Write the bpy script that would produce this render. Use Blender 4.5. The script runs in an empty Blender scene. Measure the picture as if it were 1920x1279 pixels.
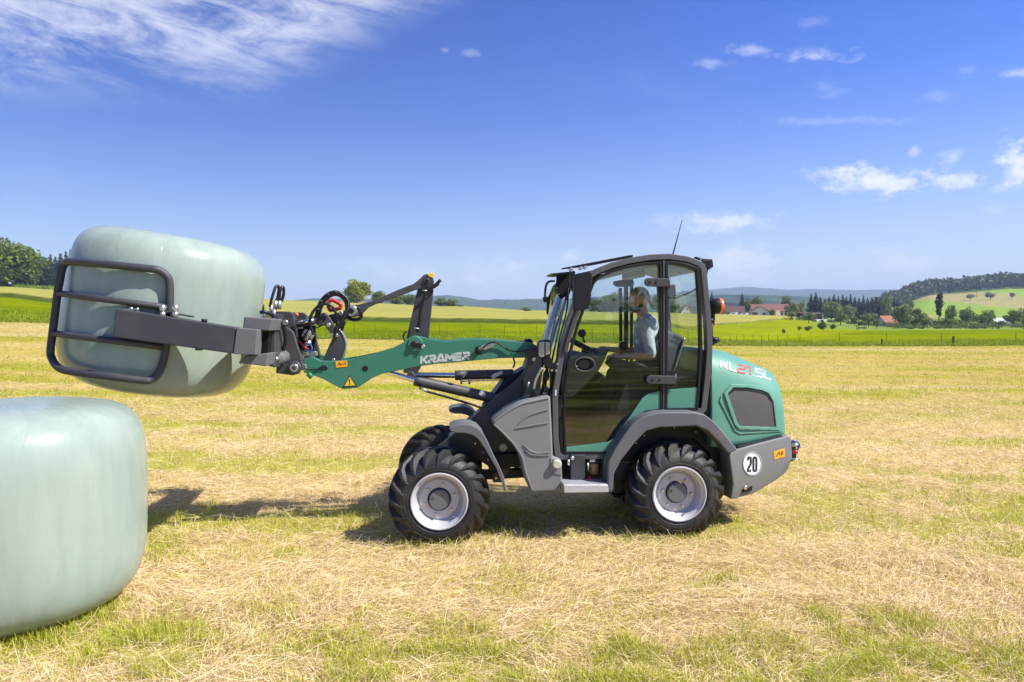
import bpy, bmesh, math, random
import numpy as np
from mathutils import Vector, Matrix

random.seed(7)
RNG = np.random.default_rng(11)
scene = bpy.context.scene
COL = scene.collection
rad = math.radians

# ------------------------------------------------------------------ camera
CAM_H = 1.90
PITCH = math.atan(34.5 / 1280.0)
cam_data = bpy.data.cameras.new('camera')
cam_data.lens = 24.0
cam_data.sensor_width = 36.0
cam_data.clip_start = 0.05
cam_data.clip_end = 30000.0
cam = bpy.data.objects.new('camera', cam_data)
COL.objects.link(cam)
cam.location = (0, 0, CAM_H)
cam.rotation_euler = (math.pi / 2 - PITCH, 0, 0)
scene.camera = cam
cam_data.dof.use_dof = True
cam_data.dof.focus_distance = 6.2
cam_data.dof.aperture_fstop = 5.6

# ------------------------------------------------------------------ sky
SUN_DIR = Vector((0.86, -0.29, 1.0)).normalized()
SUN_EL = math.asin(SUN_DIR.z)
SUN_AZ = math.atan2(SUN_DIR.x, SUN_DIR.y)        # clockwise from +Y
world = bpy.data.worlds.new('World')
scene.world = world
world.use_nodes = True
wn, wl = world.node_tree.nodes, world.node_tree.links
wn.clear()
wout = wn.new('ShaderNodeOutputWorld')
wbg = wn.new('ShaderNodeBackground')
wbg.inputs['Strength'].default_value = 0.13
sky = wn.new('ShaderNodeTexSky')
sky.sky_type = 'NISHITA'
sky.sun_disc = False
sky.sun_elevation = SUN_EL
sky.sun_rotation = SUN_AZ
sky.altitude = 300
sky.air_density = 1.0
sky.dust_density = 0.9
sky.ozone_density = 2.2
def wmath(op, a, b=None, c=None, clamp=False):
    n = wn.new('ShaderNodeMath'); n.operation = op; n.use_clamp = clamp
    for i, x in enumerate((a, b, c)):
        if x is None: continue
        if isinstance(x, (int, float)): n.inputs[i].default_value = x
        else: wl.new(x, n.inputs[i])
    return n.outputs[0]
tc = wn.new('ShaderNodeTexCoord')
sep = wn.new('ShaderNodeSeparateXYZ')
wl.new(tc.outputs['Generated'], sep.inputs[0])
ysafe = wmath('MAXIMUM', sep.outputs['Y'], 0.02)
S = wmath('DIVIDE', sep.outputs['X'], ysafe)
T = wmath('DIVIDE', sep.outputs['Z'], ysafe)
st = wn.new('ShaderNodeCombineXYZ')
wl.new(S, st.inputs[0]); wl.new(T, st.inputs[1])
def wnoise(scale, detail, rough, sx=1, sy=1, rot=0, dist=0.0, off=0):
    mp = wn.new('ShaderNodeMapping')
    mr_ = wn.new('ShaderNodeMapping')
    mr_.inputs['Rotation'].default_value = (0, 0, rot)
    wl.new(st.outputs[0], mr_.inputs[0])
    mp.inputs['Scale'].default_value = (sx, sy, 1)
    mp.inputs['Location'].default_value = (off, off * .7, 0)
    wl.new(mr_.outputs[0], mp.inputs[0])
    n = wn.new('ShaderNodeTexNoise')
    n.inputs['Scale'].default_value = scale
    n.inputs['Detail'].default_value = detail
    n.inputs['Roughness'].default_value = rough
    n.inputs['Distortion'].default_value = dist
    wl.new(mp.outputs[0], n.inputs['Vector'])
    return n.outputs['Fac']
def wramp(x, a, b):
    n = wn.new('ShaderNodeMapRange'); n.interpolation_type = 'SMOOTHSTEP'
    n.inputs['From Min'].default_value = a; n.inputs['From Max'].default_value = b
    wl.new(x, n.inputs['Value'])
    return n.outputs[0]
# cirrus bank in the upper left (drawn out along the wind)
n_c = wnoise(3.0, 9, 0.62, 1.0, 2.6, rad(9), 0.6, 3.1)
n_f = wnoise(8.0, 9, 0.72, 0.8, 3.6, rad(17), 0.7, 7.7)
edge = wmath('ADD', wmath('MULTIPLY', wmath('MAXIMUM', wmath('ADD', S, 0.36), 0.0), 0.5), 0.325)
bank = wramp(wmath('SUBTRACT', T, edge), -0.03, 0.10)
cir = wmath('MULTIPLY', bank, wramp(wmath('ADD', wmath('MULTIPLY', n_c, 0.62), wmath('MULTIPLY', n_f, 0.46)), 0.42, 0.66))
cir = wmath('MULTIPLY', cir, 0.66)
# thin veil over the rest of the sky
veil = wmath('MULTIPLY', wramp(wnoise(2.2, 8, 0.65, 1, 3.4, rad(3), 0.4, 1.3), 0.56, 0.86), 0.12)
# fair-weather puffs: centre (px), radii (px), strength
PUFFS = [(1636, 340, 105, 27, 1.0), (1785, 340, 52, 15, .85), (1905, 308, 48, 44, .95), (1525, 111, 70, 12, .48),
         (1395, 100, 44, 10, .38), (1332, 124, 34, 10, .3), (1352, 416, 98, 18, .8), (1560, 230, 120, 9, .2),
         (966, 500, 26, 13, .75), (886, 526, 24, 13, .7), (800, 516, 70, 28, .5), (700, 497, 60, 18, .25),
         (1388, 492, 80, 34, .75), (1690, 492, 66, 30, .55), (1070, 482, 20, 12, .5), (1782, 296, 22, 14, .5),
         (1893, 142, 42, 10, .45), (834, 100, 10, 6, .22), (882, 105, 16, 7, .2), (1900, 430, 24, 12, .4),
         (1240, 412, 40, 10, .3), (1520, 48, 34, 12, .12), (1545, 172, 36, 16, .14), (1710, 288, 10, 12, .4),
         (1750, 186, 40, 12, .16), (1860, 395, 20, 8, .3), (945, 515, 110, 40, .34), (1100, 520, 80, 36, .25), (1560, 500, 120, 40, .2), (1800, 136, 22, 8, .15)]
n_p = wnoise(26.0, 6, 0.62, 1, 1.7, 0, 0.2, 5.2)
n_p2 = wnoise(70.0, 4, 0.6, 1, 1.6, 0, 0.0, 2.2)
wob = wmath('ADD', wmath('MULTIPLY', wmath('SUBTRACT', n_p, 0.5), 3.6), wmath('MULTIPLY', wmath('SUBTRACT', n_p2, 0.5), 1.5))
puff = None
for (pu, pv, ru, rv, s) in PUFFS:
    vm = wn.new('ShaderNodeVectorMath'); vm.operation = 'SUBTRACT'
    wl.new(st.outputs[0], vm.inputs[0])
    vm.inputs[1].default_value = ((pu - 960) / 1280, (605 - pv) / 1280, 0)
    vs = wn.new('ShaderNodeVectorMath'); vs.operation = 'MULTIPLY'
    wl.new(vm.outputs[0], vs.inputs[0])
    vs.inputs[1].default_value = (1280 / ru, 1280 / rv, 0)
    ln = wn.new('ShaderNodeVectorMath'); ln.operation = 'LENGTH'
    wl.new(vs.outputs[0], ln.inputs[0])
    d = wmath('ADD', ln.outputs['Value'], wob)
    a = wmath('MULTIPLY', wmath('SUBTRACT', 1.0, wramp(d, -0.15, 1.35)), s * .92)
    puff = a if puff is None else wmath('MAXIMUM', puff, a)
front = wramp(sep.outputs['Y'], 0.1, 0.3)
alpha = wmath('MULTIPLY', wmath('MAXIMUM', wmath('MAXIMUM', cir, veil), puff), front, None, True)
hsv = wn.new('ShaderNodeHueSaturation')
hsv.inputs['Hue'].default_value = 0.523
hsv.inputs['Saturation'].default_value = 1.44
hsv.inputs['Value'].default_value = 1.0
def wscale(x, k):
    n = wn.new('ShaderNodeVectorMath'); n.operation = 'SCALE'; n.inputs['Scale'].default_value = k
    wl.new(x, n.inputs[0]); return n.outputs[0]
gam = wn.new('ShaderNodeGamma'); gam.inputs['Gamma'].default_value = 1.22      # a clear, deep summer sky
wl.new(wscale(sky.outputs[0], 1 / 4.5), gam.inputs['Color'])
wl.new(wscale(gam.outputs[0], 4.3), hsv.inputs['Color'])
mix = wn.new('ShaderNodeMix'); mix.data_type = 'RGBA'
wl.new(alpha, mix.inputs['Factor'])
# pale summer air low over the horizon, all the way round
zup = wmath('MAXIMUM', sep.outputs['Z'], 0.0)
# the sky is deeper blue away from the sun's side and paler towards it
side = wramp(sep.outputs['X'], -0.62, 0.55)
low = wmath('MULTIPLY', wmath('EXPONENT', wmath('MULTIPLY', zup, -7.0)), wmath('ADD', wmath('MULTIPLY', side, 0.45), 0.62))
hmix = wn.new('ShaderNodeMix'); hmix.data_type = 'RGBA'
sd = wn.new('ShaderNodeVectorMath'); sd.operation = 'SCALE'
wl.new(hsv.outputs[0], sd.inputs[0]); wl.new(wmath('ADD', wmath('MULTIPLY', side, 0.34), 0.68), sd.inputs['Scale'])
wl.new(low, hmix.inputs['Factor']); wl.new(sd.outputs[0], hmix.inputs['A'])
hmix.inputs['B'].default_value = (3.45, 3.55, 3.85, 1)
wl.new(hmix.outputs['Result'], mix.inputs['A'])
mix.inputs['B'].default_value = (5.0, 5.1, 5.5, 1)
wl.new(mix.outputs['Result'], wbg.inputs['Color'])
wl.new(wbg.outputs[0], wout.inputs['Surface'])

# ------------------------------------------------------------------ sun
sl = bpy.data.lights.new('sun', 'SUN')
sl.energy = 5.0
sl.angle = rad(0.53)
sl.color = (1.0, 0.95, 0.87)
sun = bpy.data.objects.new('sun', sl)
COL.objects.link(sun)
sun.rotation_euler = SUN_DIR.to_track_quat('Z', 'Y').to_euler()
sun.location = SUN_DIR * 50

scene.view_settings.view_transform = 'Standard'
scene.view_settings.look = 'None'
scene.view_settings.gamma = 1.0
scene.view_settings.exposure = 0.75
scene.cycles.use_denoising = True
scene.cycles.max_bounces = 10
scene.cycles.transparent_max_bounces = 16
scene.cycles.diffuse_bounces = 3
scene.cycles.volume_bounces = 0
scene.cycles.caustics_reflective = False
scene.cycles.caustics_refractive = False

# ------------------------------------------------------------------ helpers: where a point of the photo stands
F = 1280.0
_up = (0.0, math.sin(PITCH), math.cos(PITCH))
_fw = (0.0, math.cos(PITCH), -math.sin(PITCH))
def ray(u, v):
    a, b = (u - 960.0) / F, (639.5 - v) / F
    return Vector((a, _up[1] * b + _fw[1], _up[2] * b + _fw[2]))
CAM = Vector((0, 0, CAM_H))
def G(u, v, Y):
    d = ray(u, v)
    return CAM + d * (Y / d.y)
YAW = rad(5.5)
EX = Vector((math.cos(YAW), math.sin(YAW), 0))     # towards the machine's rear
EY = Vector((-math.sin(YAW), math.cos(YAW), 0))    # away from the camera, across the machine
EZ = Vector((0, 0, 1))
O = G(823.6, 941, 5.70); O.z = 0
WIDTH = 1.56
def H(u, v, L):
    d = ray(u, v)
    t = (L - (CAM - O).dot(EY)) / d.dot(EY)
    return CAM + d * t
def mirror(p):
    q = p - O
    L = q.dot(EY)
    return p + EY * (WIDTH - 2 * L)

ROOTS = {}
def empty(name, loc, rz=0.0, label=None, cat=None, group=None):
    o = bpy.data.objects.new(name, None)
    o.empty_display_size = 0.2
    COL.objects.link(o)
    o.location = loc
    o.rotation_euler = (0, 0, rz)
    ROOTS[o.name] = (Matrix.Translation(Vector(loc)) @ Matrix.Rotation(rz, 4, 'Z')).inverted()
    tag(o, label, cat, group)
    return o
def tag(o, label=None, cat=None, group=None, kind=None):
    if label: o['label'] = label
    if cat: o['category'] = cat
    if group: o['group'] = group
    if kind: o['kind'] = kind
    return o
def root_inv(p):
    while p is not None and p.parent is not None: p = p.parent
    return ROOTS.get(p.name) if p is not None else None
def link_mesh(name, me, mat, parent=None, bevel=0.0, smooth=False, segs=2):
    o = bpy.data.objects.new(name, me)
    COL.objects.link(o)
    if mat is not None:
        me.materials.append(mat)
    if parent is not None: o.parent = parent
    if smooth:
        me.polygons.foreach_set('use_smooth', [True] * len(me.polygons))
    if bevel > 0:
        b = o.modifiers.new('bevel', 'BEVEL')
        b.width = bevel; b.segments = segs; b.limit_method = 'ANGLE'; b.angle_limit = rad(32)
        b.harden_normals = True
        me.polygons.foreach_set('use_smooth', [True] * len(me.polygons))
    return o
def mk(name, V, Fc, mat, parent=None, bevel=0.0, smooth=False, segs=2):
    inv = root_inv(parent)
    if inv is not None: V = [inv @ Vector(p) for p in V]
    me = bpy.data.meshes.new(name)
    me.from_pydata([tuple(p) for p in V], [], Fc)
    bm = bmesh.new(); bm.from_mesh(me)
    bmesh.ops.recalc_face_normals(bm, faces=bm.faces)
    bm.to_mesh(me); bm.free()
    me.update()
    return link_mesh(name, me, mat, parent, bevel, smooth, segs)
def prism(front, back):
    n = len(front)
    V = list(front) + list(back)
    Fc = [list(range(n)), list(range(2 * n - 1, n - 1, -1))]
    for i in range(n):
        j = (i + 1) % n
        Fc.append([i, j, n + j, n + i])
    return V, Fc
def Lof(L, u, v):
    return L(u, v) if callable(L) else L
def ext(name, pts, L, t, mat, parent, bevel=0.006, segs=2):
    fr = [H(p[0], p[1], p[2] if len(p) > 2 else Lof(L, p[0], p[1])) for p in pts]
    V, Fc = prism(fr, [p + EY * t for p in fr])
    return mk(name, V, Fc, mat, parent, bevel, False, segs)
def extm(name, pts, L, mat, parent, bevel=0.006, segs=2):
    fr = [H(p[0], p[1], p[2] if len(p) > 2 else Lof(L, p[0], p[1])) for p in pts]
    V, Fc = prism(fr, [mirror(p) for p in fr])
    return mk(name, V, Fc, mat, parent, bevel, False, segs)
def offset_path(path, w, closed=False):
    n = len(path)
    a, b = [], []
    for i in range(n):
        p = Vector(path[i][:2])
        if closed:
            d0 = (p - Vector(path[i - 1][:2])); d1 = (Vector(path[(i + 1) % n][:2]) - p)
        else:
            d0 = (p - Vector(path[i - 1][:2])) if i > 0 else None
            d1 = (Vector(path[i + 1][:2]) - p) if i < n - 1 else None
            if d0 is None: d0 = d1
            if d1 is None: d1 = d0
        d0 = d0.normalized(); d1 = d1.normalized()
        n0 = Vector((-d0.y, d0.x)); n1 = Vector((-d1.y, d1.x))
        m = (n0 + n1)
        if m.length < 1e-6: m = n0.copy()
        m.normalize()
        k = 1.0 / max(0.5, m.dot(n0))
        ww = path[i][2] if len(path[i]) > 2 else w
        a.append(p + m * ww * 0.5 * k); b.append(p - m * ww * 0.5 * k)
    return a, b
def bar_geo(path, w, L, t, closed=False):
    """strip of width w (px) along path, extruded by t (m) away from the camera"""
    a, b = offset_path(path, w, closed)
    n = len(path)
    A = [H(p.x, p.y, Lof(L, p.x, p.y)) for p in a]; B = [H(p.x, p.y, Lof(L, p.x, p.y)) for p in b]
    V = A + B + [p + EY * t for p in A] + [p + EY * t for p in B]
    Fc = []
    rng = range(n) if closed else range(n - 1)
    for i in rng:
        j = (i + 1) % n
        Fc += [[i, j, n + j, n + i], [2 * n + i, 3 * n + i, 3 * n + j, 2 * n + j],
               [i, 2 * n + i, 2 * n + j, j], [n + i, n + j, 3 * n + j, 3 * n + i]]
    if not closed:
        Fc += [[0, n, 3 * n, 2 * n], [n - 1, 3 * n - 1, 4 * n - 1, 2 * n - 1]]
    return V, Fc
def bar(name, path, w, L, t, mat, parent, closed=False, bevel=0.005):
    V, Fc = bar_geo(path, w, L, t, closed)
    return mk(name, V, Fc, mat, parent, bevel)
def smooth_path(pts, sub=6, closed=False):
    """Catmull-Rom"""
    P = [Vector(p) for p in pts]
    n = len(P); out = []
    rng = n if closed else n - 1
    for i in range(rng):
        p0 = P[i - 1] if (i > 0 or closed) else P[0]
        p1 = P[i]; p2 = P[(i + 1) % n]
        p3 = P[(i + 2) % n] if (closed or i + 2 < n) else P[n - 1]
        for k in range(sub):
            t = k / sub
            out.append(0.5 * ((2 * p1) + (p2 - p0) * t + (2 * p0 - 5 * p1 + 4 * p2 - p3) * t * t + (3 * p1 - p0 - 3 * p2 + p3) * t ** 3))
    if not closed: out.append(P[-1])
    return out
def tube_geo(P, r, ns=10, closed=False):
    P = [Vector(p) for p in P]
    n = len(P)
    V, Fc = [], []
    prev = None
    for i in range(n):
        if closed: d = P[(i + 1) % n] - P[i - 1]
        else: d = P[min(i + 1, n - 1)] - P[max(i - 1, 0)]
        d.normalize()
        if prev is None:
            a = d.orthogonal().normalized()
        else:
            a = (prev - d * prev.dot(d)).normalized()
        prev = a
        b = d.cross(a)
        rr = r[i] if isinstance(r, (list, tuple)) else r
        for k in range(ns):
            q = 2 * math.pi * k / ns
            V.append(P[i] + (a * math.cos(q) + b * math.sin(q)) * rr)
    for i in range(n if closed else n - 1):
        j = (i + 1) % n
        for k in range(ns):
            k2 = (k + 1) % ns
            Fc.append([i * ns + k, i * ns + k2, j * ns + k2, j * ns + k])
    if not closed:
        Fc.append(list(range(ns - 1, -1, -1))); Fc.append([(n - 1) * ns + k for k in range(ns)])
    return V, Fc
def tube(name, P, r, mat, parent, ns=10, closed=False):
    V, Fc = tube_geo(P, r, ns, closed)
    o = mk(name, V, Fc, mat, parent)
    me = o.data
    me.polygons.foreach_set('use_smooth', [len(p.vertices) == 4 for p in me.polygons])
    return o
def hose(name, pts, r, mat, parent, sub=6, ns=8):
    return tube(name, smooth_path([H(*p) for p in pts], sub), r, mat, parent, ns)
def lathe_geo(profile, origin, axis, ref, ns=48):
    """profile: (r, a) pairs: radius and distance along axis"""
    axis = axis.normalized(); a = (ref - axis * ref.dot(axis)).normalized(); b = axis.cross(a)
    V, Fc = [], []
    m = len(profile)
    for k in range(ns):
        q = 2 * math.pi * k / ns
        d = a * math.cos(q) + b * math.sin(q)
        for (r, h) in profile:
            V.append(origin + axis * h + d * r)
    for k in range(ns):
        k2 = (k + 1) % ns
        for i in range(m - 1):
            Fc.append([k * m + i, k * m + i + 1, k2 * m + i + 1, k2 * m + i])
    return V, Fc
def lathe(name, profile, origin, axis, mat, parent, ns=48, ref=None, smooth=True):
    V, Fc = lathe_geo(profile, origin, axis, ref or EZ if abs(axis.z) < .9 else EX, ns)
    o = mk(name, V, Fc, mat, parent, 0, smooth)
    if smooth:
        m = o.modifiers.new('split', 'EDGE_SPLIT'); m.split_angle = rad(38)
    return o
def disc(name, u, v, L, r, t, mat, parent, ns=24, bev=0.15):
    """a short round pin facing the camera side; r in metres, t its length"""
    c = H(u, v, L)
    b = min(r, abs(t)) * bev
    return lathe(name, [(0.0001, 0), (r - b, 0), (r, b), (r, t)], c, EY, mat, parent, ns)
def join_geo(parts):
    V, Fc = [], []
    for v, f in parts:
        o = len(V); V += list(v); Fc += [[i + o for i in q] for q in f]
    return V, Fc
def box_geo(c, sx, sy, sz, ax=None, ay=None, az=None):
    ax = ax or EX; ay = ay or EY; az = az or EZ
    V = []
    for k in (-1, 1):
        for j in (-1, 1):
            for i in (-1, 1):
                V.append(c + ax * (i * sx / 2) + ay * (j * sy / 2) + az * (k * sz / 2))
    return V, [[0, 2, 3, 1], [4, 5, 7, 6], [0, 1, 5, 4], [2, 6, 7, 3], [0, 4, 6, 2], [1, 3, 7, 5]]
def copy_tree(o, parent=None):
    c = o.copy(); COL.objects.link(c); c.parent = parent
    for ch in list(o.children): copy_tree(ch, c)
    return c

# ------------------------------------------------------------------ materials
def pm(name, col, rough=0.5, metal=0.0, var=0.10, vscale=6.0, bump=0.0, bscale=60.0, coat=0.0, dust=0.0, spec=0.5):
    m = bpy.data.materials.new(name); m.use_nodes = True
    nt = m.node_tree; N, K = nt.nodes, nt.links
    b = N['Principled BSDF']
    b.inputs['Roughness'].default_value = rough
    b.inputs['Metallic'].default_value = metal
    b.inputs['Specular IOR Level'].default_value = spec
    if coat:
        b.inputs['Coat Weight'].default_value = coat
        b.inputs['Coat Roughness'].default_value = 0.08
    t = N.new('ShaderNodeTexCoord')
    n = N.new('ShaderNodeTexNoise'); n.inputs['Scale'].default_value = vscale
    n.inputs['Detail'].default_value = 6; n.inputs['Roughness'].default_value = 0.6
    K.new(t.outputs['Object'], n.inputs['Vector'])
    mx = N.new('ShaderNodeMix'); mx.data_type = 'RGBA'
    K.new(n.outputs['Fac'], mx.inputs['Factor'])
    c = np.array(col)
    mx.inputs['A'].default_value = (*(c * (1 - var)), 1)
    mx.inputs['B'].default_value = (*np.minimum(c * (1 + var), 1), 1)
    last = mx.outputs['Result']
    if dust:
        n2 = N.new('ShaderNodeTexNoise'); n2.inputs['Scale'].default_value = 3.5; n2.inputs['Detail'].default_value = 9
        n2.inputs['Roughness'].default_value = 0.72
        K.new(t.outputs['Object'], n2.inputs['Vector'])
        mr = N.new('ShaderNodeMapRange'); mr.inputs['From Min'].default_value = 0.48; mr.inputs['From Max'].default_value = 0.78
        mr.inputs['To Max'].default_value = dust
        K.new(n2.outputs['Fac'], mr.inputs['Value'])
        m2 = N.new('ShaderNodeMix'); m2.data_type = 'RGBA'
        K.new(mr.outputs[0], m2.inputs['Factor']); K.new(last, m2.inputs['A'])
        m2.inputs['B'].default_value = (0.32, 0.27, 0.19, 1)
        last = m2.outputs['Result']
        rr = N.new('ShaderNodeMapRange'); rr.inputs['To Min'].default_value = rough; rr.inputs['To Max'].default_value = min(1, rough + .35)
        K.new(n2.outputs['Fac'], rr.inputs['Value']); K.new(rr.outputs[0], b.inputs['Roughness'])
    K.new(last, b.inputs['Base Color'])
    if bump:
        n3 = N.new('ShaderNodeTexNoise'); n3.inputs['Scale'].default_value = bscale; n3.inputs['Detail'].default_value = 4
        K.new(t.outputs['Object'], n3.inputs['Vector'])
        bp = N.new('ShaderNodeBump'); bp.inputs['Strength'].default_value = bump; bp.inputs['Distance'].default_value = 0.01
        K.new(n3.outputs['Fac'], bp.inputs['Height']); K.new(bp.outputs[0], b.inputs['Normal'])
    return m
M = {}
M['green'] = pm('hood_green', (0.092, 0.270, 0.192), 0.34, var=0.05, coat=0.3, dust=0.16)
M['boom_green'] = pm('boom_green', (0.030, 0.172, 0.108), 0.36, var=0.06, coat=0.2, dust=0.07)
M['panel_green'] = pm('panel_green', (0.092, 0.270, 0.192), 0.3, var=0.05)
M['grey'] = pm('light_grey_plastic', (0.185, 0.192, 0.195), 0.52, var=0.07, bump=0.15, bscale=260, dust=0.24)
M['fender'] = pm('fender_grey', (0.108, 0.114, 0.124), 0.46, var=0.07, bump=0.15, bscale=260, dust=0.24)
M['frame'] = pm('cab_frame_grey', (0.080, 0.081, 0.086), 0.34, var=0.05, coat=0.2, dust=0.08)
M['chassis'] = pm('chassis_dark_grey', (0.034, 0.036, 0.042), 0.40, var=0.10, coat=0.15, dust=0.12)
M['steel'] = pm('painted_steel_grey', (0.045, 0.046, 0.050), 0.40, var=0.08, dust=0.10)
M['clamp'] = pm('clamp_grey', (0.044, 0.043, 0.050), 0.38, var=0.10, dust=0.12)
M['clamp_light'] = pm('clamp_plate_grey', (0.125, 0.125, 0.130), 0.45, var=0.10, dust=0.10)
M['black'] = pm('black_plastic', (0.009, 0.009, 0.011), 0.48, var=0.15, spec=0.35)
M['interior'] = pm('interior_black', (0.014, 0.015, 0.016), 0.6, var=0.2)
M['rubber_hose'] = pm('hose_rubber', (0.010, 0.010, 0.012), 0.38, var=0.2)
M['chrome'] = pm('chrome', (0.78, 0.78, 0.80), 0.09, 1.0, var=0.03)
M['zinc'] = pm('zinc_plated', (0.58, 0.58, 0.56), 0.32, 0.85, var=0.12, vscale=40)
M['alu'] = pm('step_aluminium', (0.62, 0.63, 0.66), 0.40, 0.6, var=0.10, vscale=50, bump=0.5, bscale=140)
M['rim'] = pm('rim_silver', (0.52, 0.52, 0.55), 0.33, 0.2, var=0.04, coat=0.3, dust=0.10)
M['hub'] = pm('hub_grey', (0.135, 0.135, 0.14), 0.42, var=0.1)
M['white'] = pm('white_print', (0.68, 0.68, 0.70), 0.4, var=0.03)
M['silver_print'] = pm('silver_print', (0.50, 0.53, 0.52), 0.4, 0.1, var=0.04)
M['red_print'] = pm('red_print', (0.62, 0.06, 0.055), 0.4, var=0.04)
M['black_print'] = pm('black_print', (0.018, 0.018, 0.03), 0.4, var=0.04)
M['yellow'] = pm('warning_yellow', (0.80, 0.52, 0.02), 0.4, var=0.04)
M['orange'] = pm('sticker_orange', (0.85, 0.38, 0.01), 0.4, var=0.05)
M['orange_lens'] = pm('amber_lens', (0.85, 0.17, 0.015), 0.15, var=0.05, coat=0.5)
M['red'] = pm('red_plastic', (0.48, 0.025, 0.02), 0.35, var=0.05)
M['blue'] = pm('blue_plastic', (0.03, 0.12, 0.5), 0.35, var=0.05)
M['reflector'] = pm('cream_reflector', (0.52, 0.52, 0.44), 0.3, var=0.1, vscale=60)
M['amber_bowl'] = pm('filter_amber', (0.52, 0.27, 0.09), 0.25, var=0.12, vscale=30)
M['headliner'] = pm('headliner', (0.42, 0.42, 0.38), 0.8, var=0.05)
M['lampglass'] = pm('lamp_lens', (0.55, 0.57, 0.62), 0.08, 0.55, var=0.2, vscale=60)
M['seat'] = pm('seat_fabric', (0.075, 0.08, 0.095), 0.8, var=0.2, vscale=30)
M['mirror_glass'] = pm('mirror_glass', (0.82, 0.80, 0.74), 0.03, 1.0, var=0.02)
M['mesh'] = pm('vent_mesh', (0.080, 0.076, 0.072), 0.55, 0.2, var=0.12, vscale=8, bump=0.6, bscale=420)
M['skin'] = pm('skin', (0.56, 0.33, 0.22), 0.55, var=0.08)
M['shirt'] = pm('shirt_grey_blue', (0.48, 0.51, 0.57), 0.85, var=0.08, vscale=25)
M['trousers'] = pm('trousers_dark', (0.03, 0.033, 0.04), 0.85, var=0.12)
M['hair'] = pm('hair_grey', (0.26, 0.25, 0.24), 0.8, var=0.15, vscale=60, bump=0.4)
M['beard'] = pm('beard', (0.085, 0.06, 0.045), 0.85, var=0.3, vscale=60, bump=0.5)
def tyre_mat():
    m = pm('tyre_rubber', (0.015, 0.015, 0.017), 0.40, var=0.25, vscale=20, bump=0.25, bscale=90, dust=0.22)
    return m
M['tyre'] = tyre_mat()
def glass_mat(name, tint, ior=1.5):
    m = bpy.data.materials.new(name); m.use_nodes = True
    N, K = m.node_tree.nodes, m.node_tree.links; N.clear()
    o = N.new('ShaderNodeOutputMaterial'); mx = N.new('ShaderNodeMixShader')
    tr = N.new('ShaderNodeBsdfTransparent'); tr.inputs[0].default_value = (*tint, 1)
    gl = N.new('ShaderNodeBsdfGlossy'); gl.inputs['Roughness'].default_value = 0.0
    fr = N.new('ShaderNodeFresnel')
    ge = N.new('ShaderNodeNewGeometry'); sw = N.new('ShaderNodeMix')     # the sheet reflects alike from both sides
    sw.inputs['A'].default_value = ior; sw.inputs['B'].default_value = 1.0 / ior
    K.new(ge.outputs['Backfacing'], sw.inputs['Factor']); K.new(sw.outputs['Result'], fr.inputs[0])
    t = N.new('ShaderNodeTexCoord'); n = N.new('ShaderNodeTexNoise'); n.inputs['Scale'].default_value = 3.0
    n.inputs['Detail'].default_value = 8
    K.new(t.outputs['Object'], n.inputs['Vector'])
    df = N.new('ShaderNodeBsdfDiffuse'); df.inputs[0].default_value = (0.55, 0.55, 0.5, 1)
    mr = N.new('ShaderNodeMapRange'); mr.inputs['From Min'].default_value = 0.5; mr.inputs['From Max'].default_value = 0.9
    mr.inputs['To Min'].default_value = 0.002; mr.inputs['To Max'].default_value = 0.02
    K.new(n.outputs['Fac'], mr.inputs['Value'])
    m2 = N.new('ShaderNodeMixShader')
    K.new(mr.outputs[0], m2.inputs[0]); K.new(tr.outputs[0], m2.inputs[1]); K.new(df.outputs[0], m2.inputs[2])
    K.new(fr.outputs[0], mx.inputs[0]); K.new(m2.outputs[0], mx.inputs[1]); K.new(gl.outputs[0], mx.inputs[2])
    K.new(mx.outputs[0], o.inputs[0])
    return m
M['glass'] = glass_mat('cab_glass', (0.86, 0.93, 0.91), 2.0)
M['windscreen'] = glass_mat('windscreen_glass', (0.88, 0.94, 0.92), 1.6)
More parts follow.
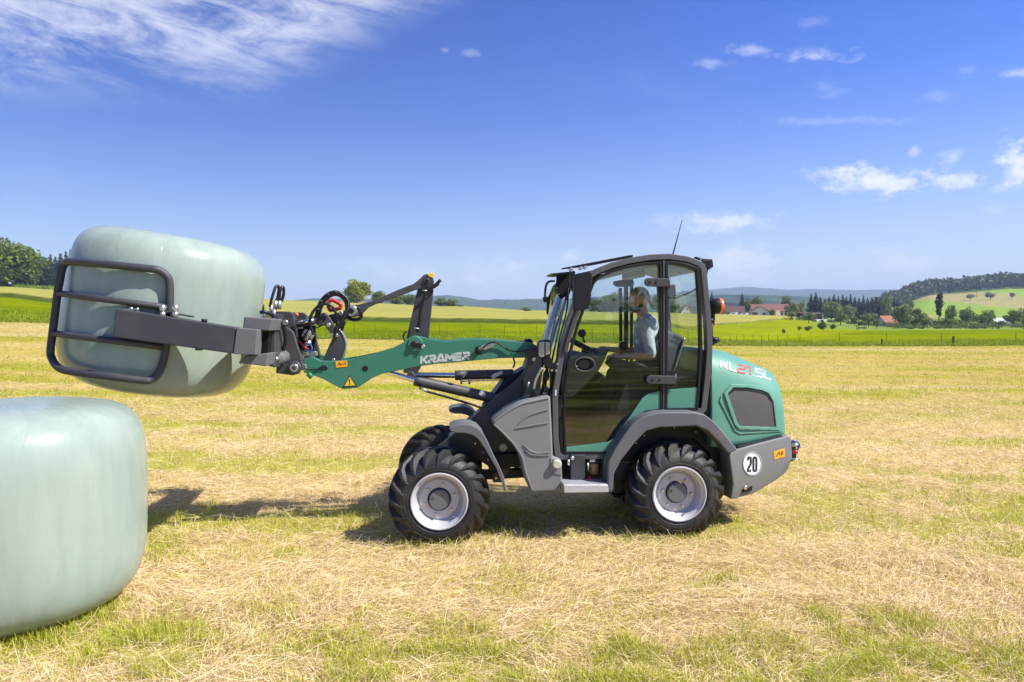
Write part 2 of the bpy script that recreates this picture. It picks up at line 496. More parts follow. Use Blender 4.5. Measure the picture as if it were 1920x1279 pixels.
def attr_mat(name, attr='col', rough=0.8, transl=0.0, noise=0.0, nscale=5.0, bump=0.0, bscale=3.0, spec=0.3):
    m = bpy.data.materials.new(name); m.use_nodes = True
    N, K = m.node_tree.nodes, m.node_tree.links
    b = N['Principled BSDF']; out = N['Material Output']
    b.inputs['Roughness'].default_value = rough
    b.inputs['Specular IOR Level'].default_value = spec
    a = N.new('ShaderNodeAttribute'); a.attribute_name = attr
    last = a.outputs['Color']
    t = N.new('ShaderNodeTexCoord')
    if noise:
        n = N.new('ShaderNodeTexNoise'); n.inputs['Scale'].default_value = nscale; n.inputs['Detail'].default_value = 8
        n.inputs['Roughness'].default_value = 0.65
        K.new(t.outputs['Object'], n.inputs['Vector'])
        mr = N.new('ShaderNodeMapRange'); mr.inputs['From Min'].default_value = 0.25; mr.inputs['From Max'].default_value = 0.75
        mr.inputs['To Min'].default_value = 1 - noise; mr.inputs['To Max'].default_value = 1 + noise
        K.new(n.outputs['Fac'], mr.inputs['Value'])
        vm = N.new('ShaderNodeVectorMath'); vm.operation = 'SCALE'
        K.new(last, vm.inputs[0]); K.new(mr.outputs[0], vm.inputs['Scale'])
        last = vm.outputs[0]
    K.new(last, b.inputs['Base Color'])
    if bump:
        n3 = N.new('ShaderNodeTexNoise'); n3.inputs['Scale'].default_value = bscale; n3.inputs['Detail'].default_value = 8
        n3.inputs['Roughness'].default_value = 0.7
        K.new(t.outputs['Object'], n3.inputs['Vector'])
        bp = N.new('ShaderNodeBump'); bp.inputs['Strength'].default_value = bump; bp.inputs['Distance'].default_value = 0.05
        K.new(n3.outputs['Fac'], bp.inputs['Height']); K.new(bp.outputs[0], b.inputs['Normal'])
    if transl:
        tr = N.new('ShaderNodeBsdfTranslucent'); K.new(last, tr.inputs[0])
        mx = N.new('ShaderNodeMixShader'); mx.inputs[0].default_value = transl
        K.new(b.outputs[0], mx.inputs[1]); K.new(tr.outputs[0], mx.inputs[2]); K.new(mx.outputs[0], out.inputs[0])
    return m
M['terrain'] = attr_mat('field_ground', rough=0.95, noise=0.2, nscale=1.3, bump=0.5, bscale=9.0, spec=0.0)
M['straw'] = attr_mat('straw_blades', rough=0.6, transl=0.30, spec=0.35)
M['grassblade'] = attr_mat('grass_blades', rough=0.55, transl=0.38, spec=0.35)
M['leaf'] = attr_mat('leaves', rough=0.6, transl=0.34, spec=0.3)
M['needle'] = attr_mat('needles', rough=0.75, transl=0.1, spec=0.2)
M['bark'] = pm('bark', (0.10, 0.075, 0.05), 0.9, var=0.3, vscale=4)
M['hillwood'] = attr_mat('hill_forest', rough=0.9, noise=0.35, nscale=0.03, spec=0.1)
# ------------------------------------------------------------------ terrain
def hash2(ix, iy, seed):
    n = (ix.astype(np.int64) * 374761393 + iy.astype(np.int64) * 668265263 + seed * 1274126177) & 0xffffffff
    n = ((n ^ (n >> 13)) * 1274126177) & 0xffffffff
    n = (n ^ (n >> 16)) & 0xffffffff
    return n / 4294967295.0
def vnoise(x, y, seed=0):
    ix, iy = np.floor(x), np.floor(y)
    fx, fy = x - ix, y - iy
    fx = fx * fx * (3 - 2 * fx); fy = fy * fy * (3 - 2 * fy)
    a = hash2(ix, iy, seed); b = hash2(ix + 1, iy, seed); c = hash2(ix, iy + 1, seed); d = hash2(ix + 1, iy + 1, seed)
    return (a + (b - a) * fx) * (1 - fy) + (c + (d - c) * fx) * fy
def fbm(x, y, seed=0, oct=4):
    s, a, t = 0, 0.5, 0
    for k in range(oct):
        s = s + a * vnoise(x * 2 ** k + 17.3 * k, y * 2 ** k - 9.1 * k, seed + k); t += a; a *= 0.55
    return s / t
def sstep(x, a, b):
    t = np.clip((x - a) / (b - a), 0, 1)
    return t * t * (3 - 2 * t)
TU = np.array([-600, 0, 120, 300, 600, 850, 1000, 1200, 1340, 1450, 1550, 1650, 1750, 1900, 2300, 2700], float)
TY = np.array([20, 53, 110, 200, 330, 400, 700, 1000, 1400, 2600, 9000], float)
TV = np.array([  # picture row at which the ground lies, per column direction (rows of table = TU) and distance
    [727, 598, 552, 540, 531, 536, 560, 580, 594, 600, 603],
    [727, 604, 557, 546, 539, 544, 566, 584, 596, 601, 603],
    [727, 606, 567, 553, 544, 549, 568, 585, 596, 601, 603],
    [727, 620, 582, 565, 553, 558, 572, 587, 596, 601, 603],
    [727, 636, 600, 580, 567, 571, 580, 590, 597, 601, 603],
    [727, 638, 603, 588, 577, 580, 586, 592, 597, 601, 603],
    [727, 641, 606, 594, 585, 587, 590, 593, 597, 601, 603],
    [727, 644, 609, 597, 588, 590, 592, 594, 597, 601, 603],
    [727, 648, 627, 611, 592, 592, 592, 594, 597, 601, 603],
    [727, 649, 629, 612, 594, 593, 593, 594, 597, 601, 603],
    [727, 649, 628, 616, 603, 597, 591, 589, 592, 600, 603],
    [727, 649, 627, 619, 610, 603, 590, 579, 578, 590, 602],
    [727, 649, 626, 619, 611, 602, 577, 552, 548, 575, 600],
    [727, 648, 624, 618, 610, 601, 573, 541, 536, 570, 600],
    [727, 647, 622, 615, 606, 595, 565, 532, 526, 565, 600],
    [727, 647, 622, 615, 606, 595, 565, 532, 526, 565, 600]], float)
def row_to_z(v, Y):
    b = (639.5 - v) / F
    dy = _up[1] * b + _fw[1]; dz = _up[2] * b + _fw[2]
    return CAM_H + Y * dz / dy
TZ = row_to_z(TV, TY[None, :])
TZ[:, 0] = 0.0
def terrain_z(x, y):
    x = np.asarray(x, float); y = np.asarray(y, float)
    ys = np.maximum(y, 20.0)
    u = np.clip(960 + F * x / ys, TU[0], TU[-1])
    i = np.clip(np.searchsorted(TU, u) - 1, 0, len(TU) - 2)
    fu = (u - TU[i]) / (TU[i + 1] - TU[i]); fu = fu * fu * (3 - 2 * fu)
    Y = np.clip(y, TY[0], TY[-1])
    j = np.clip(np.searchsorted(TY, Y) - 1, 0, len(TY) - 2)
    fy = (Y - TY[j]) / (TY[j + 1] - TY[j])
    z0 = TZ[i, j] * (1 - fu) + TZ[i + 1, j] * fu
    z1 = TZ[i, j + 1] * (1 - fu) + TZ[i + 1, j + 1] * fu
    z = z0 * (1 - fy) + z1 * fy
    z = np.where(y < 20, 0.0, z)
    return z
def tz(x, y): return float(terrain_z(np.array([x]), np.array([y]))[0])
def green_mask(x, y):
    """where fresh grass shows through the hay (0 dry .. 1 green)"""
    wx = x + 1.2 * (fbm(x * .5, y * .5, 90, 3) - .5); wy = y + 0.9 * (fbm(x * .5, y * .5, 95, 3) - .5)
    a = fbm(wx * 0.42, wy * 1.25, 5, 4) + .17 * np.sin((wy + .10 * wx) * 2.3)
    b = fbm(wx * 0.11, wy * 0.5, 31, 3)
    c = fbm(wx * 1.9, wy * 2.9, 77, 3)
    return sstep(0.44 * a + 0.34 * b + 0.22 * c, 0.46, 0.64)

C_STRAW = np.array((0.52, 0.40, 0.20)); C_MOWN = np.array((0.415, 0.325, 0.085)); C_MOWN_G = np.array((0.26, 0.265, 0.016))
C_MEADOW = np.array((0.140, 0.182, 0.002)); C_MEADOW2 = np.array((0.200, 0.232, 0.004))
C_GRAIN = np.array((0.30, 0.285, 0.070)); C_HILLG = np.array((0.20, 0.30, 0.04)); C_HILLT = np.array((0.30, 0.27, 0.10))
C_EDGE_SHADE = np.array((0.050, 0.066, 0.014))
def np_mesh(name, V, Fc, colr=None):
    V = np.asarray(V, np.float32); Fc = np.asarray(Fc, np.int32)
    me = bpy.data.meshes.new(name)
    n, m, k = len(V), len(Fc), Fc.shape[1]
    me.vertices.add(n); me.vertices.foreach_set('co', V.ravel())
    me.loops.add(m * k); me.loops.foreach_set('vertex_index', Fc.ravel())
    me.polygons.add(m); me.polygons.foreach_set('loop_start', np.arange(0, m * k, k, dtype=np.int32))
    me.polygons.foreach_set('loop_total', np.full(m, k, np.int32))
    if colr is not None:
        at = me.attributes.new('col', 'FLOAT_COLOR', 'POINT')
        c4 = np.ones((n, 4), np.float32); c4[:, :3] = colr
        at.data.foreach_set('color', c4.ravel())
    me.update(calc_edges=True)
    return me
def build_ground():
    az = np.concatenate([np.arange(-180, -44, 4.0), np.arange(-44, 44, 0.2), np.arange(44, 180.1, 4.0)])
    az[0] = -180; az[-1] = 180
    r = [0.35]
    while r[-1] < 8200: r.append(r[-1] + (r[-1] * .007 if 45 < r[-1] < 360 else max(0.12, r[-1] * 0.021)))
    r = np.array(r)
    A, R = np.meshgrid(np.radians(az), r)
    x = R * np.sin(A); y = R * np.cos(A)
    z = terrain_z(x, y)
    z = z + np.where(R < 60, (fbm(x * 1.3, y * 1.6, 3, 4) - .5) * 0.05, 0) + np.where((y > 60), (fbm(x * .05, y * .05, 8, 3) - .5) * 0.4, 0)
    u = 960 + F * x / np.maximum(y, 1.0)
    yw = np.where(y > 2, y, R)
    # field borders, as distance along the view
    wob = (fbm(x * 0.12, y * 0.12, 44, 3) - .5)
    e_mown = 53 + 3 * wob
    g = green_mask(x, y)
    far = sstep(yw, 5, 24)[..., None]
    c_near = np.array((0.48, 0.355, 0.155))[None, None] * (1 - g[..., None]) + np.array((0.34, 0.31, 0.06))[None, None] * g[..., None]
    row = fbm(x * .05, y * .33, 12, 4)[..., None]
    blot = fbm(x * .22, y * .55, 64, 4)[..., None]
    gm = np.clip(g[..., None] * 0.55 + (row - .45) * 1.1 + (blot - .47) * 2.4, 0, 1)
    c_far = C_MOWN * (1 - gm) + C_MOWN_G * gm
    pale = sstep(fbm(x * .035 + 3, y * .30, 61, 4), .52, .70)[..., None]
    c_far = c_far * (1 - .6 * pale) + np.array((0.52, 0.40, 0.21)) * .6 * pale
    c = c_near * (1 - far) + c_far * far
    m_meadow = sstep(y, e_mown - .6, e_mown + .6)[..., None]
    patch = fbm(x * .06, y * .06, 21, 4)[..., None]
    fine = fbm(x * .45, y * .22, 25, 4)[..., None]
    patch = np.clip(patch + (fine - .5) * 1.1 + (np.sin(y * .9 + x * .04)[..., None]) * .06, 0, 1.2)
    cm = C_MEADOW * (.70 + .60 * patch) * (1 + np.array((.25, 0, 0)) * (patch - .5))
    # lighter upper meadow right of the cab
    e_up = np.interp(u, [1200, 1340, 1420, 1490, 1560, 1620, 1700], [60, 60, 68, 82, 100, 150, 400])
    up = (sstep(y, e_up, e_up * 1.03) * sstep(u, 900, 1250))[..., None]
    cm = cm * (1 - up) + C_MEADOW2 * (.74 + .52 * patch) * up
    c = c * (1 - m_meadow) + cm * m_meadow
    # grain above the meadow
    e_gr = np.interp(u, [-600, 0, 1200, 1300, 1340, 1400, 1450, 1500, 1560], [108, 108, 108, 130, 200, 222, 262, 330, 5000]) + 3 * wob
    z = z + 0.75 * sstep(y, e_gr - .6, e_gr + .9) * (1 - sstep(y, 420, 520))
    m_gr = sstep(y, e_gr + .3, e_gr + 1.2)[..., None]
    band = fbm(x * .012, y * .16, 66, 3)[..., None]
    cg = C_GRAIN * (.80 + .40 * band)
    tr = (np.abs(((y - e_gr) % 46) - 30) < 1.6)[..., None] & (fbm(x * .03, y * .03, 17, 2)[..., None] > .45)
    cg = np.where(tr, cg * .72, cg)
    c = c * (1 - m_gr) + cg * m_gr
    edge = (sstep(y, e_gr - 1.6, e_gr - .8) * (1 - sstep(y, e_gr + .3, e_gr + 1.4)))[..., None] * (u < 1500)[..., None]  # green stems at the grain's edge, the shade among them painted into the colour
    c = c * (1 - .92 * edge) + C_EDGE_SHADE * .92 * edge
    # orchard ground and far hillside on the right
    m_or = (sstep(y, 165, 230) * sstep(u, 1500, 1560))[..., None]
    co = np.array((0.17, 0.23, 0.045)) * (.75 + .5 * patch)
    c = c * (1 - m_or) + co * m_or
    m_h = (sstep(y, 420, 470) * sstep(u, 1460, 1560))[..., None]
    stripe = sstep(np.sin(u * .016 + y * .0105 + 1.1), .15, .45)[..., None]
    ch = (C_HILLG * (1 - stripe) + C_HILLT * stripe) * (.88 + .24 * patch)
    c = c * (1 - m_h) + ch * m_h
    m_ff = sstep(y, 1080, 1250)[..., None]
    c = c * (1 - m_ff) + np.array((0.07, 0.10, 0.03)) * m_ff
    back = sstep(-y, 2.0, 6.0)[..., None]
    c = c * (1 - back) + np.array((0.12, 0.135, 0.03)) * (.3 + 1.3 * g[..., None]) * back
    nr, na = A.shape
    idx = np.arange(nr * na).reshape(nr, na)
    Fc = np.stack([idx[:-1, :-1], idx[:-1, 1:], idx[1:, 1:], idx[1:, :-1]], -1).reshape(-1, 4)[:, ::-1]
    V = np.stack([x, y, z], -1).reshape(-1, 3)
    V = np.concatenate([V, [[0, 0, 0]]])
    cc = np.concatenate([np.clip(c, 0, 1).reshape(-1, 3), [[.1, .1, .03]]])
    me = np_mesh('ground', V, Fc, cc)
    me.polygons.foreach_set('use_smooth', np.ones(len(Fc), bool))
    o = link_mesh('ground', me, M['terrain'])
    tag(o, 'mown hay field running into meadow, grain and the far hillside', 'ground', kind='structure')
build_ground()

# ------------------------------------------------------------------ hay and grass lying on the field
def scatter(n, power, ymax=54.0):
    r = RNG.random(n) ** power
    v = 645 + (1620 - 645) * r
    D = CAM_H * F / (v - 605)
    u = RNG.uniform(-420, 2340, n)
    x = (u - 960) / F * D
    k = D < ymax
    return x[k], D[k]
def blades(name, x, y, z, length, width, az, tilt, bend, colr, mat, label, twist=None):
    """bent two-segment strips: 6 vertices, 2 quads each"""
    n = len(x)
    dx, dy = np.cos(az), np.sin(az)
    px, py = -dy, dx
    pts = []
    base = np.stack([x, y, z], 1)
    d0 = np.stack([dx * np.cos(tilt), dy * np.cos(tilt), np.sin(tilt)], 1)
    t2 = tilt + bend
    d1 = np.stack([dx * np.cos(t2), dy * np.cos(t2), np.sin(t2)], 1)
    side = np.stack([px, py, np.zeros(n)], 1)
    if twist is not None:
        # lean the strip's width out of the ground plane so it catches light unevenly
        nrm = np.cross(d0, side)
        side = side * np.cos(twist)[:, None] + nrm * np.sin(twist)[:, None]
    mid = base + d0 * (length * .5)[:, None]
    tip = mid + d1 * (length * .5)[:, None]
    w = (width * .5)[:, None]
    V = np.stack([base - side * w, base + side * w, mid - side * w * .9, mid + side * w * .9, tip - side * w * .25, tip + side * w * .25], 1).reshape(-1, 3)
    b = (np.arange(n) * 6)[:, None]
    Fc = np.concatenate([b + np.array([[0, 1, 3, 2]]), b + np.array([[2, 3, 5, 4]])], 1).reshape(-1, 4)
    me = np_mesh(name, V, Fc, np.repeat(colr, 6, 0))
    o = link_mesh(name, me, mat)
    tag(o, label[0], label[1], kind='stuff')
    return o
WF0 = G(823.6, 941, 5.70); WR0 = H(1274.5, 927, 0.0)
def build_hay():
    x, y = scatter(620000, 1.5)
    g = green_mask(x, y)
    keep = RNG.random(len(x)) < (1.0 - 0.78 * g)
    x, y, g = x[keep], y[keep], g[keep]
    n = len(x)
    D = np.hypot(x, y)
    pile = sstep(fbm(x * 1.1, y * 2.0, 55, 3), .45, .68)
    z = terrain_z(x, y) + RNG.random(n) * (0.025 + 0.050 * pile * (1 - g)) + .002
    ln = RNG.gamma(2.6, 0.030, n) + 0.035
    ln = np.minimum(ln, 0.34) * (1 + 0.015 * D)
    wd = np.maximum(RNG.uniform(0.0014, 0.0038, n), 0.00042 * D * RNG.uniform(.7, 1.3, n))
    grain = (fbm(x * .7, y * .7, 40, 2) - .5) * 7.0
    az = grain + RNG.normal(0, 0.75, n) + np.where(RNG.random(n) < .5, math.pi, 0)
    tilt = RNG.normal(0.10, 0.17, n)
    bend = RNG.normal(-0.10, 0.28, n)
    t = RNG.random(n)[:, None]
    c = np.array((0.80, 0.60, 0.33)) * (1 - t) + np.array((0.95, 0.80, 0.52)) * t
    k = RNG.random(n)
    c = np.where((k < .14)[:, None], np.array((0.42, 0.28, 0.13)) * RNG.uniform(.7, 1.3, (n, 1)), c)
    c = np.where((k > .88)[:, None], np.array((0.62, 0.56, 0.10)) * RNG.uniform(.8, 1.2, (n, 1)), c)
    farb = sstep(D, 8, 30)[:, None]
    c = c * (1 - .75 * farb) + (np.array((0.47, 0.37, 0.12)) * RNG.uniform(.8, 1.2, (n, 1))) * .75 * farb
    blades('cut_hay', x, y, z, ln, wd, az, tilt, bend, np.clip(c, 0, .95), M['straw'],
           ('cut pale hay lying tangled across the mown field', 'hay'), RNG.normal(0, .42, n))
def build_grass():
    x, y = scatter(440000, 1.5)
    g = green_mask(x, y)
    tuft = fbm(x * 5.5, y * 6.5, 71, 2)
    # uncut tufts left standing against the tyres and the bale's foot
    ex_, ey_ = [], []
    for (cx, cy, rx_, ry_, m_) in [(WF0.x, WF0.y, .34, .10, 520), (WR0.x, WR0.y, .34, .10, 420), (WR0.x + .3, WR0.y + .1, .25, .2, 200)]:
        ex_.append(cx + RNG.normal(0, rx_, m_)); ey_.append(cy - .02 + RNG.normal(0, ry_, m_))
    qa = RNG.uniform(-2.3, .2, 1500); qr = .60 + np.abs(RNG.normal(0, .10, 1500))
    ex_.append(-3.30 + np.cos(qa) * qr); ey_.append(4.46 + np.sin(qa) * qr)
    ex_ = np.concatenate(ex_); ey_ = np.concatenate(ey_)
    x = np.concatenate([x, ex_]); y = np.concatenate([y, ey_])
    g = np.concatenate([g, np.full(len(ex_), .9)]); tuft = np.concatenate([tuft, np.full(len(ex_), .62)])
    p = g * (0.35 + 1.3 * sstep(tuft, .42, .62)) + 0.05
    keep = RNG.random(len(x)) < p
    x, y, g, tuft = x[keep], y[keep], g[keep], tuft[keep]
    n = len(x)
    D = np.hypot(x, y)
    z = terrain_z(x, y) - .004
    ln = RNG.uniform(0.035, 0.105, n) * (0.6 + 0.7 * sstep(tuft, .35, .65)) * (1 + .008 * D)
    wd = np.maximum(RNG.uniform(0.002, 0.0045, n), 0.00046 * D * RNG.uniform(.7, 1.3, n))
    az = RNG.uniform(0, 2 * math.pi, n)
    tilt = np.clip(RNG.normal(1.1, 0.28, n), .3, 1.55)
    bend = -np.abs(RNG.normal(0.35, 0.35, n))
    t = RNG.random(n)[:, None]
    c = np.array((0.33, 0.40, 0.018)) * (1 - t) + np.array((0.58, 0.58, 0.05)) * t
    k = RNG.random(n)
    c = np.where((k < .22)[:, None], np.array((0.62, 0.50, 0.15)) * RNG.uniform(.8, 1.2, (n, 1)), c)
    farb = sstep(D, 8, 30)[:, None]
    c = c * (1 - .6 * farb) + (np.array((0.29, 0.30, 0.025)) * RNG.uniform(.85, 1.15, (n, 1))) * .6 * farb
    blades('grass', x, y, z, ln, wd, az, tilt, bend, np.clip(c, 0, .95), M['grassblade'],
           ('short green grass regrowing in patches through the hay', 'grass'), RNG.normal(0, .3, n))
build_hay()
build_grass()
def build_meadow_grass():
    n = 60000
    u = RNG.uniform(-200, 2120, n); Y = 52.5 + 20 * RNG.random(n) ** 2.2
    Y = Y + (fbm((u - 960) / F * Y * .25, Y * 0, 84, 3) - .5) * 2.5
    x = (u - 960) / F * Y
    z = terrain_z(x, Y)
    ln = RNG.uniform(.08, .26, n) * (.5 + .8 * fbm(x * .5, Y * .5, 88, 3))
    t = RNG.random(n)[:, None]
    c = np.array((0.19, 0.25, 0.004)) * (1 - t) + np.array((0.31, 0.345, 0.012)) * t
    blades('meadow_grass', x, Y, z, ln, RNG.uniform(.02, .045, n), RNG.uniform(0, 6.28, n), RNG.uniform(.9, 1.5, n), -RNG.uniform(0, .7, n), c, M['grassblade'],
           ('longer green meadow grass beyond the mown edge', 'grass'))
build_meadow_grass()

# ------------------------------------------------------------------ far hills
def ridge(name, prof, Y, base_v, col, label, seed, thick=900):
    us = np.arange(prof[0][0], prof[-1][0] + 1, 3.0)
    vt = np.interp(us, [p[0] for p in prof], [p[1] for p in prof])
    vt = vt + (fbm(us * .035, us * 0, seed, 3) - .5) * 3.0 + (vnoise(us * .33, us * 0, seed + 5) - .5) * 1.6
    nu = len(us); nk = 14
    V, C = [], []
    for k in range(nk):
        f = k / (nk - 1)
        prof_h = math.sin(f * math.pi / 2) ** 1.3
        Yk = Y - thick * (1 - f)
        vv = base_v + (vt - base_v) * prof_h
        x = (us - 960) / F * Y + (vnoise(us * .21, us * 0 + k * 3.1, seed) - .5) * 20
        z = row_to_z(vv, Y) + (vnoise(us * .3, us * 0 + k * 1.7, seed + 9) - .5) * Y * .0016
        V.append(np.stack([x, np.full(nu, Yk), z], 1))
        tt = fbm(us * .03, us * 0 + k * .7, seed + 3, 3)[:, None]
        C.append(np.array(col) * (.6 + .8 * tt))
    # back slope
    V.append(np.stack([(us - 960) / F * Y, np.full(nu, Y + thick), row_to_z(np.full(nu, 607.0), Y)], 1)); C.append(C[-1])
    V = np.concatenate(V); C = np.concatenate(C)
    idx = np.arange((nk + 1) * nu).reshape(nk + 1, nu)
    Fc = np.stack([idx[:-1, :-1], idx[:-1, 1:], idx[1:, 1:], idx[1:, :-1]], -1).reshape(-1, 4)
    o = link_mesh(name, np_mesh(name, V, Fc, C), M['hillwood'], smooth=False)
    tag(o, label, 'hills', kind='structure')
WOOD = (0.035, 0.065, 0.022)
ridge('hills', [(300, 590), (540, 572), (580, 565), (620, 560), (700, 562), (760, 560), (823, 556), (846, 554), (875, 558), (900, 563), (955, 562), (1021, 562), (1080, 560), (1140, 556), (1200, 562), (1290, 552), (1345, 556)],
      3000, 596, WOOD, 'wooded blue hill ridge behind the centre trees', 3)
ridge('hills', [(1180, 560), (1240, 550), (1300, 546), (1340, 542), (1376, 540), (1445, 545), (1507, 543), (1570, 545), (1651, 545), (1720, 540), (1850, 540), (2000, 545), (2300, 560)],
      5200, 596, WOOD, 'long blue hill ridge on the horizon right of the cab', 21, 1600)
ridge('hills', [(1300, 566), (1339, 555), (1400, 555), (1447, 558), (1480, 566), (1540, 572), (1600, 578)],
      2200, 596, WOOD, 'lower wooded blue hill behind the red-roofed farm', 33)

# ------------------------------------------------------------------ trees
def quad_leaves(P, N, size, colr, jitter=.9):
    n = len(P)
    rnd = RNG.normal(0, 1, (n, 3))
    N = N + jitter * rnd
    N /= np.linalg.norm(N, axis=1, keepdims=True) + 1e-9
    a = np.cross(N, RNG.normal(0, 1, (n, 3))); a /= np.linalg.norm(a, axis=1, keepdims=True) + 1e-9
    b = np.cross(N, a)
    s = (size * RNG.uniform(.55, 1.35, n))[:, None]
    V = np.stack([P - a * s, P - b * s * .6, P + a * s, P + b * s * .6], 1).reshape(-1, 3)
    Fc = np.arange(n * 4).reshape(n, 4)
    return V, Fc, np.repeat(colr, 4, 0)
def crown_broadleaf(name, n, blobs, leaf, rx, z0, seed, dark, light, open_=0.0):
    rg = np.random.default_rng(seed)
    cz = (1 + z0) / 2; hz = (1 - z0) / 2
    P, Nn, C = [], [], []
    per = n // blobs
    for k in range(blobs):
        d = rg.normal(0, 1, 3); d /= np.linalg.norm(d)
        q = rg.random() ** .45
        c = np.array([d[0] * rx * q * .78, d[1] * rx * q * .78, cz + d[2] * hz * q * .80])
        br = (0.30 + 0.25 * rg.random()) * rx * (1.1 - .35 * q)
        dd = rg.normal(0, 1, (per, 3)); dd /= np.linalg.norm(dd, axis=1, keepdims=True)
        rr = br * (0.65 + 0.45 * rg.random((per, 1)))
        p = c + dd * rr * np.array([1, 1, .85])
        P.append(p); Nn.append(dd)
        tint = rg.random()
        t = np.clip(tint * .65 + rg.random((per, 1)) * .45, 0, 1)
        C.append(np.array(dark) * (1 - t) + np.array(light) * t)
    P = np.concatenate(P); Nn = np.concatenate(Nn); C = np.concatenate(C)
    P[:, 2] = np.maximum(P[:, 2], z0 * .8)
    V, Fc, C = quad_leaves(P, Nn, leaf, C)
    return np_mesh(name, V, Fc, C)
def crown_conifer(name, n, rx, seed, dark, light, leaf=.03):
    rg = np.random.default_rng(seed)
    t = rg.random(n) ** .8
    tier = np.floor(t * 13) / 13
    z = .06 + .94 * (tier + (rg.random(n) ** 2) * .075)
    a = rg.random(n) * 2 * np.pi
    arm = 1 + .22 * np.sin(a * 5 + tier * 40) + .1 * rg.normal(0, 1, n)
    R = rx * (1 - (.55 * tier + .45 * t)) ** .95 * arm
    q = rg.random(n) ** .5
    r = R * q + .006
    P = np.stack([np.cos(a) * r, np.sin(a) * r, z - .10 * q * (1 - tier)], 1)
    Nn = np.stack([np.cos(a) * .5, np.sin(a) * .5, np.full(n, .7)], 1)
    tt = rg.random((n, 1))
    C = np.array(dark) * (1 - tt) + np.array(light) * tt
    V, Fc, C = quad_leaves(P, Nn, leaf * (1.15 - .95 * t), C, .5)
    return np_mesh(name, V, Fc, C)
def trunk_mesh(name, h, r, seed, limbs=5):
    rg = random.Random(seed)
    parts = [tube_geo([(0, 0, -.02), (r * .2, 0, h * .35), (-.2 * r, r * .2, h * .7), (0, 0, h)], [r * 1.25, r * .9, r * .7, r * .35], 7)]
    for k in range(limbs):
        a = rg.random() * 6.28; z = h * (.35 + .45 * rg.random())
        e = Vector((math.cos(a) * .2, math.sin(a) * .2, z + .16))
        parts.append(tube_geo([(0, 0, z), tuple(Vector((0, 0, z)).lerp(e, .5) + Vector((0, 0, -.01))), tuple(e)], [r * .5, r * .35, r * .12], 5))
    V, Fc = join_geo(parts)
    me = bpy.data.meshes.new(name); me.from_pydata([tuple(p) for p in V], [], Fc); me.update()
    me.materials.append(M['bark'])
    return me
def leafmat(me, m):
    me.materials.append(M[m]); return me
D1, L1 = (0.060, 0.100, 0.016), (0.200, 0.265, 0.045)
D2, L2 = (0.085, 0.120, 0.040), (0.270, 0.315, 0.120)
D3, L3 = (0.115, 0.150, 0.014), (0.37, 0.40, 0.045)
PROTO = {
    'oak': [leafmat(crown_broadleaf('crown', 6800, 46, .030, .44, .02, 101, D3, L3), 'leaf'),
            leafmat(crown_broadleaf('crown', 5200, 38, .031, .46, .03, 102, D1, L1), 'leaf')],
    'round': [leafmat(crown_broadleaf('crown', 2200, 20, .040, .50, .04, 111 + k, D1, L1), 'leaf') for k in range(3)],
    'grey': [leafmat(crown_broadleaf('crown', 2000, 20, .040, .46, .06, 121 + k, D2, L2), 'leaf') for k in range(3)],
    'small': [leafmat(crown_broadleaf('crown', 900, 12, .060, .55, .30, 131 + k, D2, L2), 'leaf') for k in range(3)],
    'bush': [leafmat(crown_broadleaf('crown', 1100, 14, .060, .60, .04, 141 + k, D1, L1), 'leaf') for k in range(3)],
    'spruce': [leafmat(crown_conifer('crown', 1700, .20, 151 + k, (0.012, 0.030, 0.014), (0.030, 0.058, 0.026), .040), 'needle') for k in range(3)],
    'poplar': [leafmat(crown_broadleaf('crown', 1800, 34, .030, .12, .03, 161, (0.022, 0.045, 0.014), (0.055, 0.085, 0.024)), 'leaf')],
}
TRUNK = {k: trunk_mesh('trunk', {'oak': .5, 'round': .5, 'grey': .45, 'small': .55, 'bush': .35, 'spruce': .9, 'poplar': .8}[k],
                       {'oak': .028, 'round': .03, 'grey': .028, 'small': .035, 'bush': .02, 'spruce': .018, 'poplar': .022}[k], 7,
                       0 if k in ('spruce',) else 5) for k in ('oak', 'round', 'grey', 'small', 'bush', 'spruce', 'poplar')}
NAME = {'oak': 'broadleaf_tree', 'round': 'broadleaf_tree', 'grey': 'willow_tree', 'small': 'orchard_tree', 'bush': 'bush', 'spruce': 'spruce_tree', 'poplar': 'poplar_tree'}
CAT = {'oak': 'tree', 'round': 'tree', 'grey': 'tree', 'small': 'tree', 'bush': 'bush', 'spruce': 'conifer', 'poplar': 'tree'}
_tk = [0]
def tree(u, v_top, Y, kind, wpx, label, group=None, lift=None):
    """a tree at distance Y whose top reaches row v_top and whose crown is wpx wide"""
    x = (u - 960) / F * Y
    z = tz(x, Y) - .15
    h = float(row_to_z(v_top, Y)) - z
    _tk[0] += 1
    i = _tk[0]
    o = empty(NAME[kind], (x, Y, z), i * 2.399 % 6.283, label, CAT[kind], group)
    pr = PROTO[kind]
    me = pr[i % len(pr)]
    rx = {'oak': .50, 'round': .54, 'grey': .50, 'small': .60, 'bush': .68, 'spruce': .17, 'poplar': .14}[kind]
    w = wpx / F * Y / 2 / rx
    c = bpy.data.objects.new('crown', me); COL.objects.link(c); c.parent = o; c.scale = (w, w, h)
    t = bpy.data.objects.new('trunk', TRUNK[kind]); COL.objects.link(t); t.parent = o; t.scale = (min(w, h), min(w, h), h)
    return o
ORD = 'first second third fourth fifth sixth seventh eighth ninth tenth eleventh twelfth thirteenth fourteenth fifteenth sixteenth seventeenth eighteenth'.split()
